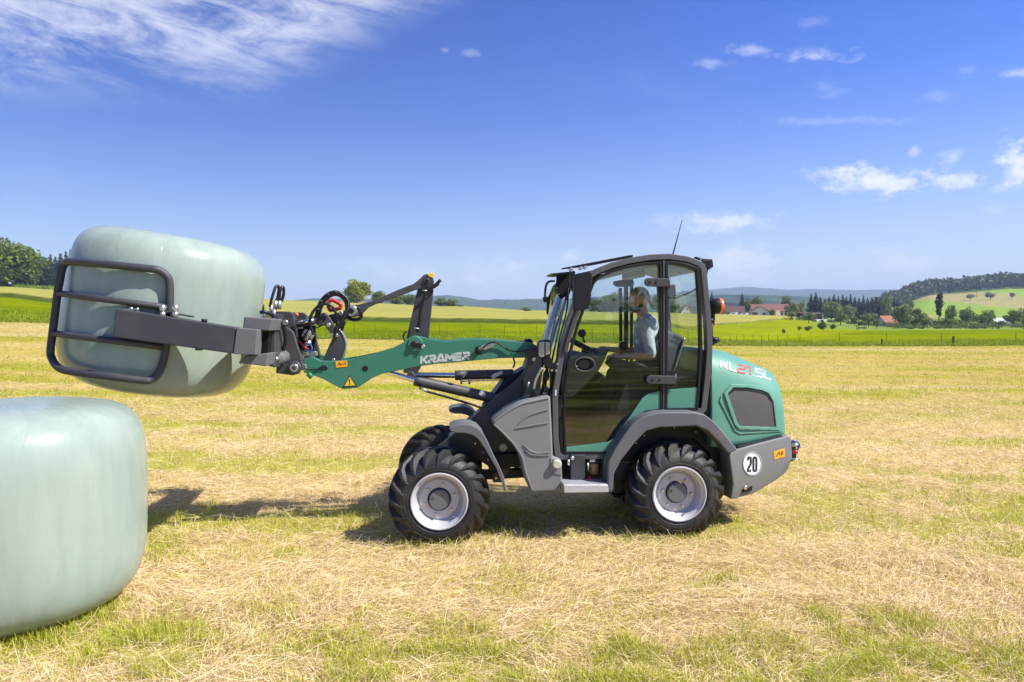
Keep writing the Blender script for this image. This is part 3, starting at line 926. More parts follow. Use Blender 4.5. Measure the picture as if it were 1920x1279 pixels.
# left edge
tree(14, 430, 280, 'oak', 150, 'big leafy broadleaf tree at the left edge, in front of the spruces')
tree(-70, 452, 285, 'oak', 120, 'broadleaf tree cut off by the left picture border') if False else None
tree(44, 512, 283, 'bush', 46, 'dark bush at the right foot of the big broadleaf tree')
tree(-8, 518, 276, 'bush', 50, 'bush at the left picture border under the big broadleaf tree')
for k, (u, vt) in enumerate([(66, 480), (77, 474), (87, 482), (97, 476), (106, 481), (116, 475), (126, 470), (135, 468), (147, 474), (160, 478)]):
    tree(u, vt, 340 + 6 * (k % 3), 'spruce', 26 + 5 * (k % 3), ORD[k] + ' dark spruce from the big broadleaf tree towards the lifted bale', 'spruces left of the lifted bale')
# middle, beyond the grain
tree(669, 523, 300, 'oak', 66, 'tallest round tree above the grain field, behind the hose arch')
tree(714, 545, 320, 'round', 40, 'tree under the slanting lever link, right of the tallest round tree')
tree(741, 550, 325, 'round', 38, 'tree under the middle of the slanting lever link')
tree(766, 547, 330, 'round', 40, 'tree just left of the upright lever of the boom')
tree(797, 551, 330, 'round', 34, 'tree half hidden behind the upright lever of the boom')
tree(827, 557, 325, 'round', 30, 'tree just right of the upright lever of the boom')
tree(846, 559, 325, 'round', 34, 'small tree right end of the row behind the lever', )
tree(862, 570, 322, 'bush', 18, 'low bush ending the tree row right of the lever')
tree(987, 575, 300, 'bush', 24, 'lone round bush at the grain edge left of the far mirror')
tree(1146, 543, 300, 'oak', 66, 'large tree seen through the door glass ahead of the driver')
tree(1108, 560, 310, 'round', 44, 'smaller tree seen through the door glass by the near mirror')
tree(1178, 560, 315, 'round', 36, 'tree seen through the glass right in front of the face')
tree(1128, 575, 305, 'bush', 30, 'bush below the two trees seen through the door glass')
tree(1232, 552, 330, 'round', 40, 'tree seen through the glass behind the driver')
tree(1262, 558, 350, 'round', 30, 'tree seen through the rear quarter window left of the white gable')
# farm
tree(1334, 548, 360, 'spruce', 20, 'slim spruce behind the rear work light')
tree(1352, 578, 335, 'bush', 26, 'bush between the amber lamp and the dark-roofed barn')
tree(1391, 549, 365, 'spruce', 16, 'pointed spruce behind the dark-roofed barn')
tree(1404, 556, 368, 'round', 28, 'broad tree next to the pointed spruce behind the barn')
tree(1421, 556, 368, 'round', 30, 'right-hand broad tree behind the farmhouse roof')
tree(1473, 552, 352, 'round', 24, 'tree rising behind the right end of the farmhouse roof')
tree(1447, 577, 322, 'round', 12, 'narrow tree against the front wall of the farmhouse')
tree(1484, 565, 318, 'grey', 30, 'loose grey-green tree right of the farmhouse')
tree(1500, 564, 335, 'grey', 26, 'loose tree between farmhouse and open shed')
tree(1483, 582, 290, 'small', 22, 'small orchard tree right below the farmhouse corner')
for k, (u, vt) in enumerate([(1520, 551), (1529, 548), (1537, 556), (1546, 560), (1554, 556), (1563, 553), (1571, 555), (1579, 552), (1586, 556), (1594, 551), (1602, 556), (1610, 559), (1618, 554), (1626, 558), (1634, 557), (1642, 556), (1650, 560), (1658, 558), (1666, 560), (1674, 557), (1682, 562)]):
    if k < 3:
        tree(u, vt, 372, 'spruce', 22, ('left', 'middle', 'right')[k] + ' one of three tall spruces right behind the open shed', 'tall spruces behind the open shed')
    else:
        tree(u, vt, 425 + 9 * (k % 4), 'spruce', 17 + 3 * (k % 3), ORD[k - 3] + ' dark spruce from the left in the long row behind the orchard', 'row of spruces behind the orchard')
tree(1558, 563, 345, 'grey', 52, 'wide pale tree right of the open shed')
tree(1590, 571, 340, 'grey', 36, 'pale willow next to the wide tree, before the spruce row')
tree(1516, 583, 268, 'small', 28, 'round orchard tree below the open shed')
tree(1576, 586, 250, 'small', 32, 'broad orchard tree below the wide pale tree')
tree(1603, 594, 262, 'small', 20, 'small orchard tree below the pale willow')
tree(1628, 584, 262, 'small', 32, 'taller pale orchard tree left of the orange roof')
tree(1643, 596, 236, 'small', 21, 'small round orchard tree just before the orange roof')
tree(1616, 601, 275, 'bush', 20, 'low bush between the orchard trees')
tree(1541, 600, 168, 'bush', 22, 'dark round shrub, biggest of the three at the meadow corner')
tree(1562, 606, 178, 'bush', 14, 'small shrub right of the biggest meadow corner shrub')
tree(1516, 610, 150, 'bush', 16, 'shrub left of the biggest meadow corner shrub')
tree(1499, 610, 142, 'small', 9, 'thin sapling on the meadow fence line')
tree(1470, 616, 118, 'small', 8, 'young sapling by the lower meadow fence')
tree(1690, 570, 246, 'grey', 50, 'left one of the two tall pale trees right of the orange roof')
tree(1716, 573, 250, 'grey', 44, 'right one of the two tall pale trees right of the orange roof')
tree(1735, 592, 255, 'grey', 24, 'lower tree right against the two tall pale trees')
tree(1661, 551, 400, 'grey', 30, 'grey-green tree in front of the hill forest corner')
tree(1703, 556, 430, 'round', 20, 'dark tree on the hillside left of the poplar')
tree(1760, 540, 330, 'poplar', 15, 'slim tall poplar standing before the hillside')
tree(1746, 597, 262, 'bush', 24, 'bush at the foot of the poplar')
tree(1775, 594, 258, 'bush', 40, 'wide pale bush right of the poplar foot')
tree(1803, 598, 258, 'bush', 34, 'low bush between poplar and dark trees')
tree(1783, 570, 340, 'round', 28, 'dark tree right behind the poplar')
tree(1812, 572, 330, 'round', 28, 'dark tree second to the right of the poplar')
tree(1836, 586, 300, 'bush', 34, 'dark bush left of the grey roof')
tree(1853, 579, 315, 'round', 30, 'dark tree just left of the grey roof')
tree(1876, 600, 280, 'bush', 26, 'bush in front of the grey roof')
tree(1899, 580, 285, 'round', 42, 'rounded dark tree right of the grey roof')
tree(1926, 575, 300, 'round', 40, 'dark tree at the right picture border')
for (u, vt, Y, w, lb) in [(1818, 550, 800, 16, 'flat crowned small tree on the hillside, left of three'), (1856, 547, 790, 20, 'round small tree on the hillside, middle of three'), (1896, 549, 800, 14, 'small tree on the hillside, right of three')]:
    tree(u, vt, Y, 'small', w, lb)
# wood on the hill top: one mass
def hill_wood():
    P, Nn, C = [], [], []
    for k in range(900):
        u = RNG.uniform(1640, 2300); Y = RNG.uniform(985, 1330)
        if u < 1665 and Y < 1100: continue
        front = np.interp(u, [1640, 1660, 1700, 1760, 1900, 2300], [1230, 860, 930, 990, 990, 990])
        Y = front + RNG.random() ** 1.4 * 300
        x = (u - 960) / F * Y
        z = tz(x, Y)
        h = RNG.uniform(15, 24); w = h * RNG.uniform(.32, .46)
        m = 46
        d = RNG.normal(0, 1, (m, 3)); d /= np.linalg.norm(d, axis=1, keepdims=True)
        P.append(np.array([x, Y, z + h * .58]) + d * np.array([w, w, h * .46]) * RNG.uniform(.75, 1.08, (m, 1)))
        Nn.append(d)
        t = np.clip(RNG.random() * .7 + RNG.random((m, 1)) * .4, 0, 1)
        C.append(np.array((0.022, 0.045, 0.012)) * (1 - t) + np.array((0.070, 0.105, 0.024)) * t)
    V, Fc, C = quad_leaves(np.concatenate(P), np.concatenate(Nn), 2.6, np.concatenate(C), .6)
    o = link_mesh('hill_wood', np_mesh('hill_wood', V, Fc, C), M['leaf'])
    tag(o, 'dense dark wood covering the hill top on the right', 'wood', kind='stuff')
hill_wood()
def crop_strip():
    n = 5200
    u = RNG.uniform(-40, 215, n); Y = np.where(u < 30, RNG.uniform(283, 295, n), RNG.uniform(268, 282, n))
    x = (u - 960) / F * Y
    z = terrain_z(x, Y)
    ln = RNG.uniform(1.2, 2.6, n)
    t = RNG.random(n)[:, None]
    c = np.array((0.14, 0.24, 0.015)) * (1 - t) + np.array((0.27, 0.36, 0.03)) * t
    blades('maize_crop', x, Y, z, ln, np.full(n, .28), RNG.uniform(0, 6.28, n), RNG.uniform(.8, 1.5, n), -RNG.uniform(0, .8, n), c, M['grassblade'],
           ('bright green maize strip below the spruces at left', 'crop'))
crop_strip()
def undergrowth():
    """low mixed scrub along the orchard and at the wood's foot"""
    P, Nn, C = [], [], []
    spots = []
    for k in range(95):
        u = RNG.uniform(1640, 1930); spots.append((u, RNG.uniform(210, 300), RNG.uniform(.8, 2.2)))
    for k in range(30):
        u = RNG.uniform(1480, 1640); spots.append((u, RNG.uniform(290, 340), RNG.uniform(.8, 1.8)))
    for (u, Y, h) in spots:
        x = (u - 960) / F * Y; z = tz(x, Y)
        m = 60
        d = RNG.normal(0, 1, (m, 3)); d /= np.linalg.norm(d, axis=1, keepdims=True)
        P.append(np.array([x, Y, z + h * .5]) + d * np.array([h * 1.3, h * 1.3, h * .55]) * RNG.uniform(.6, 1.05, (m, 1)))
        Nn.append(d)
        t = np.clip(RNG.random() * .6 + RNG.random((m, 1)) * .4, 0, 1)
        C.append(np.array((0.05, 0.08, 0.018)) * (1 - t) + np.array((0.16, 0.20, 0.05)) * t)
    V, Fc, C = quad_leaves(np.concatenate(P), np.concatenate(Nn), .30, np.concatenate(C), .7)
    o = link_mesh('undergrowth', np_mesh('undergrowth', V, Fc, C), M['leaf'])
    tag(o, 'low rough scrub between the orchard and the meadow', 'scrub', kind='stuff')
undergrowth()
def wood_behind():
    P, Nn, C = [], [], []
    for k in range(120):
        x = RNG.uniform(-170, 170); Y = -RNG.uniform(105, 150); h = RNG.uniform(8, 17); w = h * RNG.uniform(.3, .45); m = 60
        d = RNG.normal(0, 1, (m, 3)); d /= np.linalg.norm(d, axis=1, keepdims=True)
        P.append(np.array([x, Y, h * .52]) + d * np.array([w, w, h * .5]) * RNG.uniform(.7, 1.08, (m, 1))); Nn.append(d)
        t = np.clip(RNG.random() * .7 + RNG.random((m, 1)) * .4, 0, 1)
        C.append(np.array((0.03, 0.06, 0.012)) * (1 - t) + np.array((0.09, 0.13, 0.03)) * t)
    V, Fc, C = quad_leaves(np.concatenate(P), np.concatenate(Nn), 1.5, np.concatenate(C), .6)
    o = link_mesh('distant_wood', np_mesh('distant_wood', V, Fc, C), M['leaf'])
    tag(o, 'distant wood edge mirrored in the cab glass', 'wood', kind='stuff')
wood_behind()

# ------------------------------------------------------------------ buildings
M['roof_red'] = pm('roof_tiles_red', (0.175, 0.075, 0.06), 0.8, var=0.25, vscale=1.2)
M['roof_brown'] = pm('roof_tiles_brown', (0.115, 0.065, 0.05), 0.8, var=0.25, vscale=1.2)
M['roof_orange'] = pm('roof_tiles_orange', (0.29, 0.11, 0.045), 0.8, var=0.2, vscale=1.2)
M['roof_grey'] = pm('roof_sheet_grey', (0.42, 0.43, 0.46), 0.6, var=0.1, vscale=1.2)
M['plaster'] = pm('plaster_white', (0.72, 0.70, 0.66), 0.85, var=0.06, vscale=1.0)
M['plaster_y'] = pm('plaster_cream', (0.55, 0.50, 0.33), 0.85, var=0.08, vscale=1.0)
M['timber'] = pm('timber_dark', (0.085, 0.06, 0.045), 0.85, var=0.25, vscale=2.0)
M['post'] = pm('post_wood', (0.055, 0.045, 0.035), 0.9, var=0.3, vscale=6.0)
M['pane'] = pm('window_pane', (0.03, 0.035, 0.045), 0.1, var=0.2)
M['wire'] = pm('fence_wire', (0.30, 0.30, 0.28), 0.5, 0.4, var=0.1)
def gable(root, name_r, W, Dp, hw, hr, ox, oy, rz, mwall, mroof, wins=(), over=.5, split_gable=None):
    """walls + pitched roof, ridge along local x turned by rz; offset ox, oy from the root (root frame = world axes)"""
    base = root.location
    ca, sa = math.cos(rz), math.sin(rz)
    def W2(x, y, z): return Vector((base.x + ox + x * ca - y * sa, base.y + oy + x * sa + y * ca, base.z + z))
    a, b = W / 2, Dp / 2
    V = [W2(-a, -b, -1), W2(a, -b, -1), W2(a, b, -1), W2(-a, b, -1), W2(-a, -b, hw), W2(a, -b, hw), W2(a, b, hw), W2(-a, b, hw), W2(-a, 0, hw + hr), W2(a, 0, hw + hr)]
    w = mk('wall', V, [[0, 1, 5, 4], [1, 2, 6, 9, 5], [2, 3, 7, 6], [3, 0, 4, 8, 7], [4, 5, 9, 8], [6, 7, 8, 9]], mwall, root)
    k = hr / b
    e = over
    R = [W2(-a - e, -b - e, hw - k * e + .05), W2(a + e, -b - e, hw - k * e + .05), W2(a + e, 0, hw + hr + .05), W2(-a - e, 0, hw + hr + .05), W2(-a - e, b + e, hw - k * e + .05), W2(a + e, b + e, hw - k * e + .05)]
    R += [p + Vector((0, 0, .22)) for p in R]
    rf = mk('roof', R, [[0, 1, 2, 3], [3, 2, 5, 4], [6, 9, 8, 7], [9, 10, 11, 8], [0, 6, 7, 1], [4, 5, 11, 10], [0, 3, 9, 6], [3, 4, 10, 9], [1, 7, 8, 2], [2, 8, 11, 5]], mroof, root)
    for (face, x, z, ww, hh, nm) in wins:
        if face == 'front':
            c = W2(x, -b - .03, z); ax = Vector((ca, sa, 0)); ay = Vector((-sa, ca, 0))
        elif face == 'right':
            c = W2(a + .03, x, z); ax = Vector((-sa, ca, 0)); ay = Vector((ca, sa, 0))
        else:
            c = W2(-a - .03, x, z); ax = Vector((-sa, ca, 0)); ay = Vector((ca, sa, 0))
        Vb, Fb = box_geo(c, ww, .1, hh, ax, ay, EZ)
        mk(nm, Vb, Fb, M['timber'] if nm in ('door', 'gate') else M['pane'], root)
    return w, rf
def place(u, Y): 
    x = (u - 960) / F * Y
    return (x, Y, tz(x, Y))
fh = empty('farmhouse', place(1436, 335), 0, 'long farmhouse with a wide red tiled roof and white right end', 'house')
gable(fh, 'roof', 17.0, 10, 2.6, 3.3, 1.5, 0, rad(-8), M['plaster'], M['roof_red'],
      [('front', 6.6, 1.3, 1.0, 1.3, 'window'), ('front', 4.6, 1.3, .9, 1.3, 'window'), ('front', 2.2, 1.0, 1.2, 2.0, 'door'), ('right', -2, 1.3, 1.2, 1.3, 'window'), ('right', 2, 1.3, 1.2, 1.3, 'window')])
gable(fh, 'roof', 9.0, 8.5, 2.2, 2.5, -5.5, -5.0, rad(82), M['plaster'], M['roof_red'],
      [('left', 2.6, 1.0, 2.6, 2.0, 'gate'), ('left', -1.6, 1.2, 1.3, 1.0, 'window')])
b2 = place(1436, 335)
mk('wall', *box_geo(Vector((b2[0] + 3.6, b2[1] - 5.4, b2[2] + 1.4)), 2.6, 1.2, 3.0), M['plaster_y'], fh)
br = empty('barn', place(1376, 348), 0, 'dark brown roofed barn with white gable, left of the farmhouse', 'barn')
gable(br, 'roof', 9.5, 7, 1.8, 3.0, 0, 0, rad(-22), M['plaster'], M['roof_brown'], [('right', 0, 2.8, .8, .8, 'window'), ('front', -2, .7, 2.2, 1.6, 'gate'), ('front', 2, .7, 1.6, 1.0, 'window')])
def shed():
    p = place(1517, 330); r = empty('open_shed', p, 0, 'low open shed with a flat brown roof and posts', 'shed')
    c = Vector(p)
    mk('roof', *box_geo(c + Vector((0, 0, 3.5)), 11.5, 7, .35, Vector((1, 0, -.03)).normalized(), Vector((0, 1, .08)).normalized(), EZ), M['roof_brown'], r)
    mk('wall', *box_geo(c + Vector((0, 3.0, 1.5)), 10.8, .25, 3.4), M['timber'], r)
    for dx in (-5.2, -1.8, 1.7, 5.2):
        mk('post', *box_geo(c + Vector((dx, -3.0, 1.5)), .28, .28, 3.6), M['plaster_y'] if dx > 5 else M['timber'], r)
    mk('trailer_canvas', *box_geo(c + Vector((-2.2, -1.2, 1.7)), 3.4, 2.0, .5), M['plaster'], r)
shed()
oh = empty('orange_roof_house', place(1668, 300), 0, 'low house with a bright orange tiled roof behind the orchard', 'house')
gable(oh, 'roof', 8.5, 9, 1.1, 3.2, 0, 0, rad(4), M['roof_grey'], M['roof_orange'], [('front', -2, .2, 1.2, .7, 'window'), ('front', 2, .2, 1.2, .7, 'window')])
gh = empty('grey_roof_house', place(1876, 322), 0, 'pale grey roofed building half hidden by trees at right', 'house')
gable(gh, 'roof', 8.5, 6, 1.5, 1.9, 0, 0, rad(2), M['plaster'], M['roof_grey'], [('front', -2, .8, 1, 1, 'window')])
wh = empty('white_gable_house', place(1284, 400), 0, 'white house gable seen through the rear quarter window', 'house')
gable(wh, 'roof', 9, 6.4, 1.6, 4.2, 0, 0, rad(90), M['plaster'], M['roof_brown'],
      [('left', -1.5, 1.0, .7, 1.0, 'window'), ('left', 0, 1.0, .7, 1.0, 'window'), ('left', 1.5, 1.0, .7, 1.0, 'window'), ('left', 0, 3.4, .8, 1.0, 'window')], over=.25)
# garden wall and two parked vans by the barn
gw = tag(mk('garden_wall', *box_geo(Vector(place(1545, 322)) + Vector((0, 0, .5)), 8.5, .3, 1.4), M['plaster']), 'low white garden wall right of the open shed', 'wall')
def van(u, Y, lab, w=4.2):
    p = Vector(place(u, Y)); r = empty('parked_van', p, 0, lab, 'van', )
    prof = [(-w / 2, .35), (-w / 2, .95), (-w / 2 + .7, 1.1), (-w / 2 + 1.3, 1.75), (w / 2, 1.8), (w / 2, .35)]
    fr = [p + Vector((a, -.85, b)) for a, b in prof]; bk = [p + Vector((a, .85, b)) for a, b in prof]
    mk('body', *prism(fr, bk), M['white'], r, .06)
    mk('window', *box_geo(p + Vector((.3, -.87, 1.42)), w * .5, .04, .42), M['pane'], r)
    for s in (-1, 1):
        lathe('wheel', [(0.001, -.9), (.33, -.9), (.33, -.7), (.001, -.7)], p + Vector((s * w * .3, 0, .33)), Vector((0, 1, 0)), M['tyre'], r, 14)
van(1374, 326, 'white van parked in front of the dark-roofed barn')
van(1394, 322, 'pale van parked where barn and farmhouse meet', 3.8)
# fences
def fence(label, pts, hgt, wires, thick=.05, step=None):
    p0 = place(pts[0][0], pts[0][1]); r = empty('fence', p0, 0, label, 'fence')
    tops = []
    for (u, Y) in pts:
        p = Vector(place(u, Y)); hh = hgt * (0.9 + .2 * random.random())
        mk('post', *box_geo(p + Vector((0, 0, hh / 2 - .05)), thick, thick, hh, Vector((1, 0, .04 * random.uniform(-1, 1))).normalized()), M['post'], r)
        tops.append(p)
    for w in wires:
        tube('wire', [p + Vector((0, 0, hgt * w)) for p in tops], .004, M['wire'], r, 4)
fence('wire fence on thin posts along the far edge of the mown field', [(530, 60), (580, 60), (612, 60), (664, 60), (703, 60), (770, 60), (824, 60), (838, 60), (900, 60), (946, 60), (975, 60), (1006, 60), (1062, 60), (1110, 60), (1150, 60), (1200, 60), (1290, 60)], 1.1, (.95,), .024)
fence('line of small dark fence posts down the meadow right of the cab', [(1352, 62), (1369, 63), (1381, 64), (1395, 65), (1412, 67), (1428, 69), (1441, 72), (1458, 75), (1476, 79), (1496, 84), (1520, 92)], .7, (.9,), .03)
fence('sparse thin posts standing in the bright meadow at right', [(1500, 62), (1574, 62), (1662, 66), (1765, 62), (1905, 64)], .9, (), .03)
pw = mk('wooden_stake', *box_geo(Vector(place(1788, 54.5)) + Vector((0, 0, .3)), .13, .1, .85), M['post']); tag(pw, 'thick dark stake at the right mown edge, in front of the thin posts', 'post')
pw = mk('wooden_stake', *box_geo(Vector(place(1654, 54.5)) + Vector((0, 0, .2)), .09, .09, .6), M['post']); tag(pw, 'short dark stake at the mown edge below the orange roof', 'post')
def bench():
    p = Vector(place(1615, 200)); r = empty('feed_rack', p, 0, 'small brown wooden rack in the orchard', 'rack')
    mk('roof', *box_geo(p + Vector((0, 0, 1.25)), 2.6, 1.4, .12), M['roof_red'], r)
    for sx in (-1, 1):
        for sy in (-1, 1):
            mk('leg', *box_geo(p + Vector((sx * 1.1, sy * .55, .6)), .12, .12, 1.3), M['timber'], r)
    mk('trough', *box_geo(p + Vector((0, 0, .5)), 2.0, .8, .35), M['timber'], r)
bench()
def mast():
    p = Vector(place(1830, 850)); r = mk('power_pole', *tube_geo([p, p + Vector((0, 0, 11))], .25, 6), M['post'])
    tag(r, 'thin wooden power pole on the hillside field', 'pole')
mast()
# ------------------------------------------------------------------ wheel loader
LD = empty('wheel_loader', tuple(O + EX * 1.0 + EY * .78), YAW, 'green and grey compact wheel loader with glazed cab, lifting a bale', 'wheel loader')
def ring_interp(pts, n): return pts
def make_wheel(c, side, spin, label=None):
    """c: centre of the outer face; side=+1 when the inside lies along +EY"""
    ax = EY * side
    w = bpy.data.objects.new('wheel', None); COL.objects.link(w); w.parent = LD; w.empty_display_size = .1
    half = [(.218, .055), (.240, .018), (.258, .004), (.285, -.002), (.305, .004), (.330, .022), (.352, .048), (.366, .078), (.372, .125), (.373, .17)]
    prof = half + [(r, .34 - a) for r, a in reversed(half[:-1])]
    parts = [lathe_geo(prof, c, ax, EZ, 72)]
    st = [(-.001, .288, .306, .30), (.016, .30, .352, .62), (.040, .32, .388, .92), (.075, .345, .404, 1.0), (.125, .36, .4065, 1.0), (.185, .36, .4065, .92)]
    gro = lambda r: r if r < .262 else .262 + (r - .262) * 1.19      # full section height of the tyre
    prof = [(gro(r), a) for r, a in prof]; parts = [lathe_geo(prof, c, ax, EZ, 72)]
    st = [(a, gro(rb), gro(rt), wf) for a, rb, rt, wf in st]
    nl = 19
    a0 = (EZ - ax * EZ.dot(ax)).normalized(); b0 = ax.cross(a0)
    V, Fc = [], []
    for s in (0, 1):
        for k in range(nl):
            th0 = spin + 2 * math.pi * (k + .5 * s) / nl
            o = len(V)
            for (a, rb, rt, wf) in st:
                aa = a if s == 0 else .34 - a
                th = th0 + (.05 + .46 * (max(a, 0) / .185) ** .85)
                wb = .074 * wf / .40; wt = .046 * wf / .40
                for (rr, dw) in ((rb, -wb / 2), (rt, -wt / 2), (rt, wt / 2), (rb, wb / 2)):
                    q = th + dw
                    V.append(c + ax * aa + (a0 * math.cos(q) + b0 * math.sin(q)) * rr)
            m = len(st)
            for i in range(m - 1):
                for j in range(3):
                    Fc.append([o + i * 4 + j, o + i * 4 + j + 1, o + i * 4 + 4 + j + 1, o + i * 4 + 4 + j])
            Fc.append([o, o + 1, o + 2, o + 3]); e = o + (m - 1) * 4
            Fc.append([e + 3, e + 2, e + 1, e])
    parts.append((V, Fc))
    # raised bead lines on the sidewall
    for rr in (.268, .321):
        parts.append(tube_geo([c + ax * (.0 if rr < .3 else .008) + (a0 * math.cos(q) + b0 * math.sin(q)) * rr for q in [2 * math.pi * i / 64 for i in range(64)]], .0035, 5, True))
    ty = mk('tyre', *join_geo(parts), M['tyre'], w, 0, True)
    es = ty.modifiers.new('split', 'EDGE_SPLIT'); es.split_angle = rad(30)
    rim = lathe('rim', [(.222, .06), (.240, .024), (.245, .008), (.241, -.004), (.233, -.006), (.228, .004), (.224, .018), (.208, .026), (.204, .034), (.201, .060), (.190, .078), (.184, .092),
                        (.178, .100), (.172, .098), (.168, .090), (.115, .084), (.100, .086), (.095, .105), (.094, .16)], c, ax, M['rim'], w, 64)
    hubp = [lathe_geo([(.0005, .052), (.080, .052), (.086, .058), (.088, .070), (.088, .14)], c, ax, EZ, 40)]
    hubp.append(lathe_geo([(.0005, .044), (.011, .044), (.012, .052)], c + a0 * .03 - b0 * .045, ax, EZ, 8))
    h = mk('hub_cap', *join_geo(hubp), M['hub'], w, 0, True); es = h.modifiers.new('s', 'EDGE_SPLIT'); es.split_angle = rad(35)
    for k in range(6):
        q = spin + k * math.pi / 3
        d = a0 * math.cos(q) + b0 * math.sin(q)
        lathe('bolt', [(.0005, .062), (.010, .062), (.0125, .066), (.0125, .088)], c + d * .132, ax, M['zinc'], w, 6, smooth=False)
    q = spin + 2.2; d = a0 * math.cos(q) + b0 * math.sin(q)
    tube('valve', [c + d * .196 + ax * .06, c + d * .184 + ax * .02], .006, M['zinc'], w, 6)
    return w
WF = H(823.6, 941, 0.0)
WR = H(1274.5, 927, 0.0)
make_wheel(WF, 1, 0.22)
make_wheel(WR, 1, 0.65)
make_wheel(WF + EY * WIDTH, -1, 0.4)
make_wheel(WR + EY * WIDTH, -1, 0.1)
for W_ in (WF, WR):
    tube('axle', [W_ + EY * .14, W_ + EY * (WIDTH - .14)], .075, M['black'], LD, 14)
    mk('differential', *box_geo(W_ + EY * .78 , .34, .40, .26), M['chassis'], LD, .05)

# --- chassis and loader tower
CH = [(989, 655), (989, 681), (981, 700), (962, 718), (909, 761), (875, 795), (820, 838), (826, 852), (880, 852), (915, 874), (925, 905), (942, 905), (960, 872), (1010, 862), (1050, 862), (1050, 742), (1013, 735), (1016, 700), (1015, 661), (1006, 649), (997, 648)]
ext('chassis_plate', CH, .46, .05, M['chassis'], LD, .008)
ext('chassis_plate', CH, 1.05, .05, M['chassis'], LD, .008)
ext('tower_crossplate', [(1000, 668), (1010, 668), (1006, 735), (900, 812), (850, 840), (840, 832), (905, 778), (985, 710)], .51, .54, M['chassis'], LD, .006)
ext('chassis_beam', [(925, 852), (1160, 846), (1160, 868), (925, 878)], .40, .76, M['black'], LD, .006)
ext('chassis_beam', [(1050, 850), (1162, 850), (1162, 905), (1050, 900)], .36, .84, M['black'], LD, .006)
ext('frame_rail', [(890, 885), (985, 880), (985, 896), (890, 901)], .5, .10, M['black'], LD, .006)
for (u, v, r) in [(891, 832, .010), (915, 862, .007), (930, 897, .012), (905, 848, .006)]:
    disc('bolt', u, v, .455, r, .03, M['zinc'], LD, 12)
disc('marker_reflector', 943.5, 839.5, .43, .040, .04, M['reflector'], LD, 28, .25)
disc('marker_reflector', 1044.8, 871, .075, .040, .04, M['reflector'], LD, 28, .25)
for u, v in ((905, 880), (952, 868)):
    hose('brake_hose', [(u, v, .4), (u + 18, v + 8, .42), (u + 34, v - 3, .45), (u + 55, v + 2, .5)], .008, M['rubber_hose'], LD)
# --- fuel tank side shell with moulded ribs
TANK = [(922, 793), (931, 784), (955, 767), (976, 755), (993, 750), (1032, 742), (1034.5, 792), (1037.5, 858), (1053, 862), (1056, 921), (996, 924), (987, 905), (981.5, 886), (976, 860), (962, 835), (940, 812)]
tank = ext('side_tank', TANK, .115, .34, M['grey'], LD, .022, 3)
def ridge_bar(path, w):
    bar('moulded_rib', smooth_path([(p[0], p[1], p[2]) for p in path], 5), w, .106, .02, M['grey'], tank, False, .004)
ridge_bar([(972, 795, 1.0), (990, 780, 3.2), (1010, 772, 3.4), (1028, 768, 2.2)], 3)
ridge_bar([(966, 804, 1.0), (985, 800, 2.8), (1028, 793, 2.0)], 3)
ridge_bar([(981, 834, 1.0), (995, 846, 3.2), (1010, 850, 3.2), (1030, 848, 2.0)], 3)
ridge_bar([(985, 843, 1.0), (998, 853, 2.6), (1030, 854, 2.0)], 3)
bar('moulded_lip', smooth_path([(926, 790, 3), (952, 772, 3), (976, 759, 3), (994, 754, 3), (1029, 746.5, 3)], 4), 3, .108, .02, M['grey'], tank, False, .005)
bar('moulded_lip', smooth_path([(926, 796, 3.4), (944, 812, 3.4), (966, 836, 3.4), (980, 860, 3.4), (986, 886, 3.4), (999, 920, 3.4)], 4), 3.4, .108, .02, M['grey'], tank, False, .005)
ext('pillar_label', [(1041, 731), (1044, 731), (1043, 742), (1040.5, 742)], .185, .004, M['white'], LD, 0)
ext('lamp_pocket', [(1031, 858), (1052, 861), (1054, 893), (1036, 890), (1030, 880)], .108, .02, M['grey'], tank, .01)
disc('filler_cap', 1004, 737, .2, .001, .001, M['black'], LD) if False else None
capo = H(1004, 748, .27)
lathe('filler_cap', [(.052, 0), (.052, .03), (.045, .034), (.045, .062), (.030, .072), (.001, .074)], capo, EZ, M['black'], LD, 20)
# --- front fender (near and far)
FEND_O = [(842, 804), (850, 799), (866, 796), (882, 797), (896, 803), (906, 814), (916, 832), (926, 855), (937, 877), (945, 895), (950, 922)]
FEND_I = [(947, 921), (931, 880), (919, 859), (908, 840), (897, 824), (886, 816), (872, 812), (857, 812), (846, 809)]
ext('front_fender', FEND_O + FEND_I, .02, .34, M['fender'], LD, .008)
fr = [H(p[0], p[1], .02) for p in FEND_O + FEND_I]
V_, F_ = prism([p + EY * 1.22 for p in fr], [p + EY * 1.53 for p in fr])
mk('front_fender', V_, F_, M['fender'], LD, .008)
ext('fender_bracket', [(900, 824), (910, 826), (935, 878), (926, 880)], .36, .12, M['black'], LD, .004)
# --- rear fender
RF_O = [(1139, 921), (1140, 866), (1154, 840), (1170, 816), (1186, 795), (1207, 780), (1238, 773), (1300, 773), (1321, 777), (1341, 792), (1362, 817), (1384, 845)]
RF_I = [(1366, 851), (1351, 832), (1327, 808), (1306, 799), (1237, 802), (1213, 808), (1192, 829), (1165, 863), (1152, 888), (1149, 922)]
ext('rear_fender', RF_O + RF_I, .02, .26, M['fender'], LD, .014, 3)
fr = [H(p[0], p[1], .02) for p in RF_O + RF_I]
V_, F_ = prism([p + EY * 1.28 for p in fr], [p + EY * 1.52 for p in fr])
mk('rear_fender', V_, F_, M['fender'], LD, .014)
